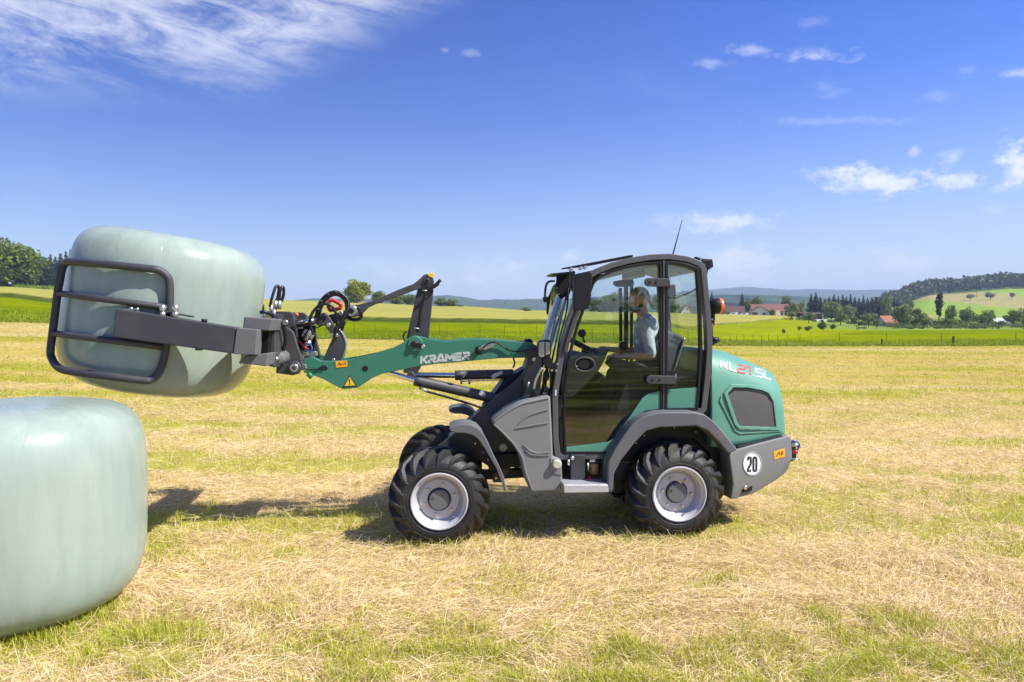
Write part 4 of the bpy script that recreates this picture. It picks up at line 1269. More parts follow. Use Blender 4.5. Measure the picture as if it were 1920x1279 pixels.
# wheel arch liner and the dark hull behind it
ext('arch_liner', [(1165, 858), (1195, 822), (1213, 804), (1237, 797), (1306, 795), (1330, 806), (1353, 830), (1372, 860), (1378, 930), (1345, 900), (1330, 850), (1300, 822), (1240, 822), (1205, 850), (1180, 900), (1165, 925), (1152, 925), (1152, 885)], .30, .10, M['black'], LD, .004)
ext('hull', [(1160, 845), (1240, 780), (1330, 780), (1400, 850), (1440, 850), (1440, 900), (1380, 925), (1320, 880), (1160, 880)], .38, .80, M['black'], LD, .01)
for (u, v) in [(1193, 831), (1209, 817), (1305, 810), (1361, 851), (1265, 802)]:
    disc('bolt', u, v, .285, .006, .03, M['zinc'], LD, 10)
ext('hull_side_plate', [(1153, 862), (1180, 862), (1180, 900), (1153, 902)], .30, .04, M['chassis'], LD, .004)
bar('hull_trim', [(1150, 868), (1182, 867)], 2.2, .285, .02, M['fender'], LD)

# --- bonnet, lofted and tapering to the rear
ST = [  # u, top row, shoulder row, bottom row, L at the side foot, L at the shoulder
    (1333, 653, 665, 842, .178, .30), (1335, 653.5, 665.5, 842, .179, .30), (1342, 655, 667, 844, .180, .31), (1374, 665, 678, 842, .205, .33), (1400, 677, 690, 838, .235, .36),
    (1425, 688, 702, 832, .270, .39), (1447, 698, 713, 826, .305, .425), (1460, 706, 722, 822, .330, .45), (1468, 717, 735, 819, .350, .47), (1472, 737, 750, 817, .375, .50), (1473, 745, 756, 817, .40, .52)]
def bonnet():
    rows = []
    us = [s[0] for s in ST]
    def row_at(col, u):
        return float(np.interp(u, us, [s[col] for s in ST]))
    for (u, vt, vs, vb, lb, ls) in ST:
        x0 = (H(u, vb, lb) - O).dot(EX)
        def at(L, fn):
            q = O + EX * x0 + EY * L
            uu = 960 + F * q.x / q.y
            q.z = float(row_to_z(fn(uu), q.y)); return q
        vbf = lambda w: row_at(3, w)
        vsf = lambda w: row_at(2, w)
        vtf = lambda w: row_at(1, w) - 2.0
        a = at(lb, vbf)
        m1 = at(lb * .95 + ls * .05, lambda w: vsf(w) + .55 * (vbf(w) - vsf(w)))
        m2 = at(lb * .80 + ls * .20, lambda w: vsf(w) + .24 * (vbf(w) - vsf(w)))
        s = at(lb * .38 + ls * .62, lambda w: vsf(w) + .03 * (vbf(w) - vsf(w)))
        s2 = at(ls + .10, lambda w: vsf(w) - .75 * (vsf(w) - vtf(w)))
        t = at(.68, vtf)
        near = [a, a.lerp(m1, .06), m1, m2, s, s2, t]
        rows.append(near + [mirror(p) for p in reversed(near)])
    m = len(rows[0]); V = [p for r in rows for p in r]; Fc = []
    for i in range(len(rows) - 1):
        for j in range(m):
            k = (j + 1) % m
            Fc.append([i * m + j, i * m + k, (i + 1) * m + k, (i + 1) * m + j])
    Fc.append(list(range(m))); e = (len(rows) - 1) * m; Fc.append([e + j for j in range(m - 1, -1, -1)])
    o = mk('bonnet', V, Fc, M['green'], LD, 0, True)
    sb = o.modifiers.new('sub', 'SUBSURF'); sb.levels = sb.render_levels = 2
    return o
BON = bonnet()
from mathutils.bvhtree import BVHTree
bpy.context.view_layer.update()
_dg = bpy.context.evaluated_depsgraph_get()
def skin_of(o, root):
    ev = o.evaluated_get(_dg); me = ev.to_mesh()
    mw = ROOTS[root.name].inverted()
    vs = [mw @ v.co for v in me.vertices]; ps = [list(q.vertices) for q in me.polygons]
    ev.to_mesh_clear()
    return BVHTree.FromPolygons(vs, ps)
BON_BVH = skin_of(BON, LD)
def LB(u, v):
    h = BON_BVH.ray_cast(CAM, ray(u, v).normalized())[0]
    return (h - O).dot(EY) if h is not None else LB_guess(u, v)
def LB_guess(u, v):
    """lateral position of the bonnet's side skin at a picture point"""
    us = [s[0] for s in ST]
    lb = np.interp(u, us, [s[4] for s in ST]); ls = np.interp(u, us, [s[5] for s in ST])
    vs = np.interp(u, us, [s[2] for s in ST]); vb = np.interp(u, us, [s[3] for s in ST])
    f = np.clip((v - vs) / (vb - vs), 0, 1)
    k = np.interp(f, [0, .22, .55, 1], [0.80, .28, .07, 0])
    return float(lb * (1 - k) + ls * k)
def decal(name, polys, off, thick, mat, parent, bvh_L, cell=3.0, bevel=0.0):
    """closed px outlines laid over a curved skin: cut to small cells so they follow it"""
    bm = bmesh.new()
    for pl in polys:
        vs = [bm.verts.new((a[0], a[1], 0)) for a in pl]
        bm.faces.new(vs)
    bmesh.ops.triangulate(bm, faces=bm.faces)
    for _ in range(6):
        es = [e for e in bm.edges if e.calc_length() > cell]
        if not es: break
        bmesh.ops.subdivide_edges(bm, edges=es, cuts=1)
        bmesh.ops.triangulate(bm, faces=[f for f in bm.faces if len(f.verts) > 3])
    bmesh.ops.remove_doubles(bm, verts=bm.verts, dist=.01)
    bm.verts.index_update()
    V = [H(v.co.x, v.co.y, bvh_L(v.co.x, v.co.y) - off) for v in bm.verts]
    Fc = [[v.index for v in f.verts] for f in bm.faces]
    bm.free()
    o = mk(name, V, Fc, mat, parent, 0, True)
    s = o.modifiers.new('sheet', 'SOLIDIFY'); s.thickness = thick; s.offset = 0
    return o
def strip_polys(path, w, closed=False):
    a, b = offset_path(path, w, closed); n = len(path)
    return [[tuple(a[i]), tuple(a[(i + 1) % n]), tuple(b[(i + 1) % n]), tuple(b[i])] for i in (range(n) if closed else range(n - 1))]
VENT = [(1360, 738), (1373, 723.5), (1402, 724), (1428, 729), (1442, 735), (1452, 753), (1458, 804), (1386, 802), (1380, 796)]
vent = decal('side_vent', [VENT], .003, .004, M['mesh'], LD, LB, 5)
decal('vent_surround', strip_polys(VENT, 6, True), .008, .016, M['green'], vent, LB)
decal('vent_lip', strip_polys([(1365, 737), (1376, 729), (1402, 730), (1428, 735), (1440, 740), (1446, 750)], 6), .006, .004, M['black'], vent, LB)
decal('bonnet_crease', strip_polys([(1353, 742), (1350, 752), (1362, 775), (1378, 808), (1388, 813), (1466, 808)], 2.6), .004, .010, M['green'], vent, LB)
ext('bonnet_seal', [(1322, 657), (1336, 655), (1335, 700), (1332, 778), (1312, 778)], .215, .10, M['black'], LD, .004)

# --- rear weight / bumper, tapering inward to the rear
def LW(u, v):
    return float(np.interp(u, [1366, 1484, 1500], [.075, .285, .32])) + float(np.interp(v - np.interp(u, [1372, 1484], [905, 862]), [0, 26], [0, .10]))
def bumper():
    top = [(1367, 851), (1383, 843), (1425, 831), (1465, 821), (1477, 817), (1484, 822)]
    low = [(1375, 908), (1384, 905), (1425, 888), (1465, 871), (1480, 864), (1486, 860)]
    bot = [(1370, 937), (1386, 933), (1413, 926), (1455, 901), (1472, 888), (1479, 877)]
    fr = []
    for row, dl in ((top, .0), (low, 0.0), (bot, .07)):
        fr.append([H(u, v, float(np.interp(u, [1366, 1484], [.075, .285])) + dl) for u, v in row])
    n = 6
    tI = [p + EY * .05 for p in fr[0]]
    rows = [tI] + fr
    allr = rows + [[mirror(p) for p in r] for r in reversed(rows)]
    V = [p for r in allr for p in r]; m = len(allr); Fc = []
    for i in range(m - 1):
        for j in range(n - 1):
            Fc.append([i * n + j, i * n + j + 1, (i + 1) * n + j + 1, (i + 1) * n + j])
    for j in range(n - 1):
        Fc.append([(m - 1) * n + j, (m - 1) * n + j + 1, j + 1, j])
    Fc.append([i * n for i in range(m)]); Fc.append([i * n + n - 1 for i in reversed(range(m))])
    return mk('rear_weight', V, Fc, M['grey'], LD, .012, False, 3)
RW = bumper()
LWf = lambda u, v: float(np.interp(u, [1366, 1484], [.075, .285]))
ext('seam', [(1384, 838), (1466, 816), (1468, 820), (1384, 844)], lambda u, v: LWf(u, v) + .03, .05, M['black'], LD, .002)
def ring_pts(u, v, ru, rv, n=40, a0=0): return [(u + ru * math.cos(a0 + 2 * math.pi * i / n), v + rv * math.sin(a0 + 2 * math.pi * i / n)) for i in range(n)]
badge = ext('speed_disc', ring_pts(1410.5, 870, 18.4, 22.9), lambda u, v: LWf(u, v) - .004, .006, M['white'], LD, 0)
bar('disc_rim', ring_pts(1410.5, 870, 17.2, 21.6), .9, lambda u, v: LWf(u, v) - .0065, .003, M['black_print'], badge, True, 0)
def strokes(name, glyphs, org, ex, ey, w, L, t, mat, parent):
    """glyphs: polylines in unit letter boxes; org = lower left in px, ex / ey = px vectors per unit"""
    parts = []
    for pl in glyphs:
        closed = len(pl) > 2 and pl[0] == pl[-1]
        q = pl[:-1] if closed else pl
        path = [(org[0] + ex[0] * x + ey[0] * y, org[1] + ex[1] * x + ey[1] * y) for x, y in q]
        parts.append(bar_geo(path, w, L, t, closed))
    V, Fc = join_geo(parts)
    return mk(name, V, Fc, mat, parent)
two = [[(0, .8), (.06, .93), (.2, 1), (.8, 1), (.94, .93), (1, .8), (1, .62), (.92, .5), (0, .12), (0, 0), (1.04, 0)]]
zero = [[(.2, 0), (.8, 0), (.95, .06), (1, .2), (1, .8), (.95, .94), (.8, 1), (.2, 1), (.05, .94), (0, .8), (0, .2), (.05, .06), (.2, 0)]]
Lb = lambda u, v: LWf(u, v) - .007
strokes('numeral', two, (1402.6, 883), (5.6, 0), (0, -25), 3.4, Lb, .004, M['black_print'], badge)
strokes('numeral', zero, (1412.8, 883), (5.6, 0), (0, -25), 3.4, Lb, .004, M['black_print'], badge)
stk = ext('warning_sticker', [(1451, 847), (1471.5, 840.5), (1472, 856), (1452, 861.5)], lambda u, v: LWf(u, v) - .004, .006, M['orange'], LD, 0)
strokes('pictogram', [[(.12, .2), (.45, .8), (.55, .3)], [(.7, .2), (.7, .8)], [(.85, .25), (.85, .75)]], (1452.5, 860.5), (18, -5.4), (0, -13), 1.3, lambda u, v: LWf(u, v) - .0065, .003, M['black_print'], stk)
ext('tie_down_pocket', [(1389, 911), (1412, 904), (1410, 921), (1393, 925)], lambda u, v: LWf(u, v) + .035, .03, M['black'], RW, .004)
disc('bolt', 1398, 915, .15, .018, .04, M['zinc'], RW, 12)
ext('tow_plate', [(1484, 830), (1492, 828), (1494, 862), (1484, 866)], .62, .30, M['black'], LD, .005)
hose('trailer_socket_cable', [(1486, 826, .5), (1494, 828, .5), (1499, 834, .52), (1496, 842, .55), (1489, 845, .6)], .008, M['blue'], LD)
tube('tow_pin', [H(1486, 834, .55), H(1498, 836, .55)], .018, M['zinc'], LD, 8)
tube('tow_hook', [H(1487, 846, .55), H(1494, 848, .55)], .022, M['red'], LD, 8)
tube('hitch_pin', [H(1486, 861, .55), H(1499, 861, .55)], .010, M['zinc'], LD, 8)

# model lettering on the bonnet
def glyph(word, table, gap, skip=None):
    x = 0; out = []
    for ch in word:
        w, pls = table[ch]
        out.append((ch, [[(x + px * w, py) for px, py in pl] for pl in pls])); x += w + gap
    return out
THIN = {'K': (.85, [[(0, 0), (0, 1)], [(.95, 1), (.30, .5), (.12, .5)], [(.30, .5), (1, 0)]]),
        'L': (.8, [[(0, 1), (0, .16), (.12, 0), (1, 0)]]),
        '2': (.85, [[(0, 1), (.88, 1), (1, .88), (1, .62), (.88, .5), (.12, .5), (0, .38), (0, 0), (1, 0)]]),
        '1': (.42, [[(0, 1), (.9, 1), (.9, 0)]]),
        '.': (.14, [[(0, 0.0), (.9, 0.0)]]),
        '5': (.85, [[(1, 1), (0, 1), (0, .54), (.88, .54), (1, .42), (1, .12), (.88, 0), (0, 0)]])}
ex = (12.6, 3.15); ey = (-.6, -13.8)
LT = lambda u, v: LB(u, v) - .003
x = 0
for ch, pls in glyph('KL21.5L', THIN, .24):
    pass
whole = glyph('KL21.5L', THIN, .24)
tot = max(px for _, pls in whole for pl in pls for px, _ in pl)
sc_ = 96.0 / tot / 1.0
exv = (sc_ * .985, sc_ * .225)
for ch, pls in whole:
    pp = []
    for pl in pls:
        pp += strip_polys([(1351.5 + exv[0] * x + ey[0] * y, 690 + exv[1] * x + ey[1] * y) for x, y in pl], 2.7)
    for q in pp:
        pass
    decal('letter', pp, .003, .003, M['red_print'] if ch in '21' else M['white'], BON, LB)

# --- cab
LC = .22
CAB_O = [(1046, 857), (1042, 820), (1041, 741), (1054, 656), (1070, 597), (1087, 550), (1098, 526), (1109, 515), (1121, 508), (1149, 497), (1185, 488), (1219, 482.5), (1256, 481), (1290, 486), (1313, 495), (1320, 505), (1325, 560), (1330, 618), (1331, 657), (1327, 710), (1320, 767), (1315, 772), (1243, 772), (1209, 779), (1186, 793), (1152, 843), (1145, 855)]
CTR = Vector((1200, 660))
bar('cab_frame', CAB_O, 11, LC - .03, .08, M['frame'], LD, True, .012)
V_, F_ = bar_geo(CAB_O, 11, LC - .03, .08, True)
mk('cab_frame', [mirror(p) for p in V_], F_, M['frame'], LD, .012)
# black door seal
DOOR = [(1060.5, 849), (1058, 790), (1059, 735), (1069, 664), (1083, 612), (1102, 560), (1113, 531), (1123, 520), (1149, 508.5), (1180, 499.5), (1210, 494.5), (1239, 492.5), (1240.5, 600), (1240, 768), (1212, 772), (1190, 784), (1168, 812), (1148, 842), (1140, 849)]
door = bar('door', DOOR, 4.6, LC - .036, .05, M['black'], LD, True, .004)
V_, F_ = bar_geo(DOOR, 4.6, LC - .036, .05, True)
mk('door', [mirror(p) for p in V_], F_, M['black'], LD, .004)
def pane(name, pts, far, mat, parent):
    P_ = [H(u, v, LC - .020 + (850 - v) / 350 * .030) for u, v in pts]
    if far: P_ = [mirror(p) for p in P_]
    return mk(name, P_, [list(range(len(P_)))], mat, parent)
pane('door_glass', DOOR, False, M['glass'], door)
pane('door_glass', DOOR, True, M['windscreen'], LD)
QUAR = [(1250, 492.5), (1268, 493), (1290, 497.5), (1308, 504.5), (1313, 572), (1315, 657), (1312, 710), (1307, 767), (1249, 768), (1250, 600)]
qw = bar('quarter_window', QUAR, 5.5, LC - .034, .05, M['black'], LD, True, .004)
V_, F_ = bar_geo(QUAR, 5.5, LC - .034, .05, True)
mk('quarter_window', [mirror(p) for p in V_], F_, M['black'], LD, .004)
pane('quarter_glass', QUAR, False, M['glass'], qw)
pane('quarter_glass', QUAR, True, M['windscreen'], LD)
bar('door_pillar', [(1245, 489), (1246, 600), (1245, 770)], 4.5, LC - .03, .06, M['frame'], LD, False, .006)
bar('door_pillar', [(1245.5, 497), (1245, 770)], 12, LC + .03, .05, M['interior'], LD, False, .006)
# painted lower door and quarter panels
ext('lower_door_panel', [(1240, 733), (1216, 738), (1204, 747), (1186, 774), (1152, 822), (1140, 829), (1061, 839), (1062, 848), (1142, 848), (1155, 832), (1186, 785), (1208, 772), (1240, 767)], LC - .028, .012, M['panel_green'], door, .003)
ext('lower_quarter_panel', [(1250, 731), (1311, 726.5), (1307, 766), (1250, 767)], LC - .026, .012, M['panel_green'], qw, .003)
# hinges
def hinge(u0, u1, v0, v1):
    h = ext('hinge', [(u0 + 6, v0), (u1, v0 + 1), (u1, v1 + 1), (u0 + 6, v1), (u0 + 1.5, v1 - 3), (u0, (v0 + v1) / 2), (u0 + 1.5, v0 + 3)], LC - .066, .028, M['steel'], LD, .006)
    for f in (.22, .48):
        disc('bolt', u0 + (u1 - u0) * f, (v0 + v1) / 2, LC - .073, .009, .012, M['black'], h, 12)
    tube('hinge_pin', [H(u1, v0 - 3, LC - .055), H(u1, v1 + 4, LC - .055)], .012, M['steel'], h, 8)
hinge(1209, 1254, 521, 537)
hinge(1212, 1266, 704, 720)
# door handle recess
dh = bar('door_handle', ring_pts(1096.5, 683.5, 18.5, 13), 3.4, LC - .055, .03, M['steel'], LD, True, .006)
ext('handle_cup', ring_pts(1096.5, 683.5, 17, 11.5), LC - .03, .04, M['black'], dh, .004)
ext('handle_flap', [(1084, 679), (1092, 674), (1102, 676), (1105, 683), (1102, 692), (1090, 692), (1084, 688)], LC - .048, .02, M['black'], dh, .006)
disc('lock', 1081.5, 687, LC - .06, .007, .02, M['zinc'], dh, 10)
# roof
ROOF_T = [(1098, 522), (1109, 512.5), (1121, 505.5), (1149, 494.5), (1185, 485.5), (1219, 480), (1256, 478.5), (1290, 483.5), (1315, 492.5)]
ROOF_B = [(1316, 503), (1290, 493), (1256, 488), (1219, 490), (1185, 496), (1149, 505), (1121, 516), (1108, 526)]
extm('roof', ROOF_T + ROOF_B, LC + .02, M['frame'], LD, .02, 3)
extm('headliner', [(1118, 525), (1150, 510), (1185, 500), (1220, 494), (1256, 492.5), (1290, 498), (1308, 505), (1306, 510), (1256, 498), (1220, 500), (1150, 518)], LC + .06, M['headliner'], LD, 0)
# windscreen: bent sheet between the front pillars
def sheet(pathpx, L0, mat, name, bulge, n=9):
    rows = []
    for (u, v) in pathpx:
        a = H(u, v, L0); b = mirror(a)
        rows.append([a.lerp(b, i / (n - 1)) - EX * (bulge * math.sin(math.pi * i / (n - 1)) ** .8) for i in range(n)])
    V = [p for r in rows for p in r]; Fc = []
    for i in range(len(rows) - 1):
        for j in range(n - 1):
            Fc.append([i * n + j, i * n + j + 1, (i + 1) * n + j + 1, (i + 1) * n + j])
    o = mk(name, V, Fc, mat, LD, 0, True)
    return o
sheet([(1045, 770), (1044, 741), (1056, 656), (1072, 597), (1089, 550), (1100, 528)], LC + .03, M['windscreen'], 'windscreen', .13)
sheet([(1316, 500), (1322, 560), (1327, 618), (1328, 657), (1323, 720)], LC + .04, M['windscreen'], 'rear_window', -.03)
def crossbar(u, v, w, h, name='cab_crossbar', mat='frame', dx=0.0):
    a = H(u, v, LC + .02) + EX * dx
    mk(name, *box_geo(a.lerp(mirror(a), .5), w, (mirror(a) - a).length, h), M[mat], LD, .012)
crossbar(1049, 772, .07, .10); crossbar(1104, 520, .10, .06); crossbar(1316, 500, .06, .06); crossbar(1320, 735, .06, .22, mat='interior')
# front wall of the footwell, floor, rear bulkhead
ext('cab_floor', [(1058, 842), (1150, 842), (1152, 850), (1058, 852)], LC + .03, 1.04, M['interior'], LD, .004)
ext('front_bulkhead', [(1046, 745), (1058, 745), (1064, 845), (1050, 850)], LC + .04, 1.04, M['interior'], LD, .004)
ext('seat_box', [(1172, 722), (1262, 715), (1318, 700), (1318, 765), (1215, 772), (1160, 842), (1130, 842), (1150, 780)], LC + .08, .96, M['interior'], LD, .01)
ext('far_door_panel', [(1060, 690), (1120, 695), (1150, 715), (1240, 735), (1318, 730), (1318, 768), (1215, 776), (1150, 848), (1060, 850)], LC + 1.06, .03, M['interior'], LD, .004)
# dashboard and steering
ext('dashboard', [(1052, 705), (1070, 672), (1098, 662), (1122, 668), (1142, 655), (1134, 676), (1120, 700), (1100, 720), (1075, 745), (1052, 748)], LC + .16, .70, M['interior'], LD, .012)
stw = tube('steering_wheel', [H(1097, 652, .78) + (EX * math.cos(q) * .9 + EZ * math.sin(rad(28)) * -math.cos(q)).normalized() * .0 + (EX * .88 + EZ * -.47) * (.19 * math.cos(q)) + EY * (.19 * math.sin(q)) for q in [2 * math.pi * i / 36 for i in range(36)]], .016, M['interior'], LD, 8, True)
tube('steering_column', [H(1097, 652, .78), H(1085, 705, .78)], .03, M['interior'], stw, 10)
tube('spoke', [H(1097, 652, .78) - EY * .18, H(1097, 652, .78) + EY * .18], .012, M['interior'], stw, 6)
bm_c = H(1091, 625, .62)
def ball(name, c, r, mat, parent, sx=1, sy=1, sz=1, nr=10, ns=20):
    prof = [(max(.0004, r * math.sin(math.pi * i / nr)), -r * math.cos(math.pi * i / nr)) for i in range(nr + 1)]
    V, Fc = lathe_geo(prof, Vector((0, 0, 0)), EZ, EX, ns)
    V = [c + EX * (p.dot(EX) * sx) + EY * (p.dot(EY) * sy) + EZ * (p.z * sz) for p in V]
    return mk(name, V, Fc, mat, parent, 0, True)
ball('steering_knob', bm_c, .040, M['interior'], stw)
tube('knob_stem', [bm_c, H(1096, 643, .66)], .008, M['interior'], stw, 6)
joy = tube('joystick', [H(1140, 712, .5), H(1152, 690, .5), H(1160, 672, .5)], .016, M['interior'], LD, 8)
ball('grip', H(1168, 649, .48), .042, M['interior'], joy, 1, 1, 1.0)
tube('grip_stem', [H(1168, 652, .48), H(1162, 672, .5)], .016, M['interior'], joy, 8)
ext('armrest', [(1150, 668), (1215, 690), (1250, 690), (1250, 700), (1160, 700), (1140, 682)], .40, .16, M['interior'], LD, .012)
# far side bars seen through the cab
bar('far_pillar', [(1164, 540), (1165, 640)], 5, 1.20, .04, M['interior'], LD)
bar('far_pillar', [(1175, 505), (1175, 650)], 7, 1.24, .05, M['interior'], LD)
ext('sun_visor', [(1152, 527), (1180, 523), (1190, 527), (1188, 537), (1158, 538), (1151, 533)], 1.10, .06, M['interior'], LD, .012)
ext('roof_console', [(1186, 505), (1210, 503), (1210, 519), (1186, 520)], .6, .4, M['headliner'], LD, .012)
ext('rear_monitor', [(1252, 535), (1267, 533), (1268, 556), (1258, 560), (1252, 557)], .95, .1, M['interior'], LD, .01)
hose('rear_wiper', [(1262, 560, 1.1), (1290, 550, 1.15), (1306, 541, 1.15)], .008, M['black'], LD)
ball('roof_speaker', H(1285, 508, .55), .07, M['interior'], LD, 1.3, .6, .35)
# seat
seat = ext('seat', [(1172, 696), (1250, 694), (1256, 716), (1170, 720)], .53, .5, M['seat'], LD, .03, 3)
ext('backrest', [(1243, 615), (1260, 622), (1283, 630), (1284, 640), (1266, 700), (1240, 702), (1237, 650)], .53, .5, M['seat'], seat, .035, 3)
bar('belt_guide', [(1284, 634), (1267, 690)], 3, .51, .02, M['zinc'], seat)
# orange thing on the floor behind the door glass
tube('orange_lever', [H(1184, 743, .34), H(1203, 744, .34)], .018, M['orange_lens'], LD, 8)
# --- front pillar fairing, mirrors, lamps
sh = smooth_path([(1094, 560), (1078, 600), (1065, 640), (1060, 662)], 6)
bar('pillar_fairing', [(p[0], p[1]) for p in sh], 9, LC - .05, .07, M['steel'], LD, False, .016)
mr = ext('near_mirror', [(1081, 513), (1106, 508), (1110, 511), (1111, 518), (1108, 565), (1104, 578), (1097, 581), (1080, 583), (1075, 578), (1076, 550), (1078, 520)], -.02, .085, M['black'], LD, .022, 3)
bar('mirror_arm', [(1094, 545), (1078, 548), (1072, 538), (1074, 512), (1078, 509)], 5.5, .10, .05, M['black'], mr)
mf = extm('far_mirror_dummy', [(1, 1), (2, 1), (2, 2)], 0, M['black'], LD) if False else None
fm = ext('far_mirror', [(1038, 535), (1046, 529), (1042, 560), (1036, 590), (1029, 592), (1025, 588), (1026, 562)], 1.55, .05, M['black'], LD, .014)
pa, pb, pc, pd = H(1045, 534, 1.535), H(1039, 589, 1.535), H(1031, 590, 1.50), H(1035, 542, 1.50)
mk('mirror_glass', [H(1034, 541, 1.52), H(1046.5, 531, 1.56) + EX * .0, H(1040.5, 588, 1.56), H(1028, 590, 1.52)], [[0, 1, 2, 3]], M['mirror_glass'], fm)
tube('mirror_arm', smooth_path([H(1026, 562, 1.5), H(1022, 556, 1.5), H(1024, 535, 1.5), H(1030, 528, 1.48), H(1040, 527, 1.45)], 5), .012, M['black'], fm, 8)
ext('mirror_joint', [(1018, 557), (1028, 556), (1028, 567), (1020, 567)], 1.48, .05, M['black'], fm, .008)
yr = ext('wide_angle_mirror', [(1048, 562), (1055, 560), (1049, 592), (1043, 595)], 1.20, .03, M['mirror_glass'], LD, .004)
# brow plates and brackets over the windscreen
ext('roof_visor', [(1054.5, 502.5), (1180, 478.5), (1187, 478), (1187, 482), (1110, 497), (1075, 502), (1056, 504)], LC + .10, .10, M['black'], LD, .004)
ext('light_shelf', [(1032, 513), (1074, 508.5), (1074, 512), (1046, 516), (1036, 515)], LC + .10, .30, M['black'], LD, .004)
ext('roof_visor', [(1054.5, 502.5), (1180, 478.5), (1187, 478), (1187, 482), (1110, 497), (1075, 502), (1056, 504)], LC + .92, .10, M['black'], LD, .004)
hb = ext('headlamp_bracket', [(1044, 517), (1072, 512), (1076, 520), (1066, 552), (1052, 562), (1041, 545)], LC + .30, .02, M['black'], LD, .004)
for (u, v) in [(1044, 540), (1048, 552), (1060, 557), (1070, 530)]:
    disc('bolt', u, v, LC + .29, .007, .02, M['zinc'], hb, 8)
for (u, v) in [(1089, 503), (1097.5, 501.5), (1071, 505)]:
    disc('bolt', u, v, LC + .08, .016, .04, M['zinc'], LD, 12)
wl_ = ext('work_lamp', [(1070, 511), (1078, 509), (1080, 520), (1077, 535), (1071, 534)], .16, .09, M['black'], LD, .008)
ext('lens', [(1072.5, 513), (1076, 512), (1077, 527), (1073, 528)], .154, .01, M['lampglass'], wl_, .002)
# windscreen wiper and cables
hose('wiper', [(1022, 690, .9), (1036, 620, .85), (1052, 555, .8)], .010, M['black'], LD)
hose('wiper_arm', [(1030, 700, .62), (1047, 620, .62), (1060, 565, .62)], .009, M['black'], LD)
hose('cable', [(1066, 540, .3), (1062, 585, .26), (1048, 640, .26), (1040, 700, .28), (1028, 745, .30)], .007, M['black'], LD)
hose('cable', [(1033, 680, .26), (1022, 700, .28), (1018, 725, .30), (1012, 750, .32)], .012, M['black'], LD)
hose('cable', [(1036, 690, .26), (1034, 720, .26), (1026, 745, .28)], .008, M['black'], LD)
# headlamp on the tower
hl = ext('headlamp', [(1012, 639), (1028, 636.5), (1033, 640), (1034, 664), (1030, 670), (1014, 672), (1011, 668), (1009.5, 645)], .14, .13, M['black'], LD, .014, 3)
ext('lens', [(1011, 642), (1021, 640), (1021, 669), (1013, 670), (1010, 664)], .128, .02, M['lampglass'], hl, .006)
ext('lens', [(1023, 641), (1031, 642), (1031, 663), (1023, 667)], .128, .02, M['lampglass'], hl, .006)
ext('lamp_bracket', [(1018, 670), (1032, 668), (1036, 680), (1045, 680), (1046, 697), (1032, 698), (1030, 690), (1020, 685)], .19, .03, M['black'], LD, .005)
for (u, v) in [(1034.5, 695), (1043, 695), (1045.5, 683)]:
    disc('bolt', u, v, .18, .009, .02, M['zinc'], LD, 10)
tube('lamp_cable', smooth_path([H(1016, 690, .2), H(1012, 697, .2), H(1005, 712, .22), H(1001, 730, .25)], 5), .012, M['zinc'], LD, 8)
ball('cable_boot', H(1024, 705, .24), .03, M['black'], LD, 1, 1, 1.6)
hose('tower_cable', [(980, 712, .45), (979, 730, .45), (978, 752, .45)], .007, M['black'], LD)
tube('tower_fitting', [H(991, 716, .44), H(990, 728, .44)], .010, M['zinc'], LD, 8)
disc('tower_pin', 1001, 674.5, .445, .017, .03, M['zinc'], LD, 16)
# rear: beacon, brackets, aerial
bc = lathe('rear_beacon', [(.001, -.075), (.04, -.07), (.066, -.045), (.074, 0), (.074, .02)], H(1343, 574, .5), EX, M['black'], LD, 24)
lathe('beacon_lens', [(.074, .02), (.076, .03), (.070, .05), (.045, .062), (.001, .066)], H(1343, 574, .5), EX, M['orange_lens'], bc, 24)
bar('beacon_bracket', [(1331, 566), (1337, 585), (1337, 610)], 8, .5, .03, M['black'], bc)
for v in (583, 599): disc('bolt', 1336, v, .49, .010, .02, M['zinc'], bc, 10)
ext('tail_lamp', [(1337, 600), (1341, 600), (1341, 612), (1337, 612)], .5, .05, M['orange_lens'], bc, .004)
tube('bracket_post', [H(1335, 605, .51), H(1334, 650, .51)], .012, M['black'], bc, 6)
bk = ext('rear_lamp_bracket', [(1300, 484), (1306, 481), (1318, 485), (1336, 486), (1338, 500), (1328, 507), (1326, 517), (1321, 515), (1319, 498)], .45, .03, M['black'], LD, .004)
for (u, v) in [(1314, 487), (1331, 490), (1332, 503)]: disc('bolt', u, v, .44, .011, .02, M['zinc'], bk, 10)
ext('roof_work_lamp', [(1317, 487), (1334, 486), (1336, 500), (1330, 506), (1318, 503)], .30, .12, M['black'], bk, .012)
disc('bracket_tube', 1326, 495, .42, .025, .06, M['zinc'], bk, 16)
tube('aerial', [H(1261, 480, .8), H(1279, 412.5, .8)], [.007, .0035], M['black'], LD, 6)
ext('bonnet_stay', [(1332, 628), (1340, 632), (1346, 642), (1334, 650)], .6, .08, M['black'], LD, .004)
tube('rear_wiper_motor', [H(1333, 638, .55), H(1347, 637, .55)], .028, M['black'], LD, 10)
disc('bolt', 1347, 637, .53, .014, .02, M['zinc'], LD, 10)
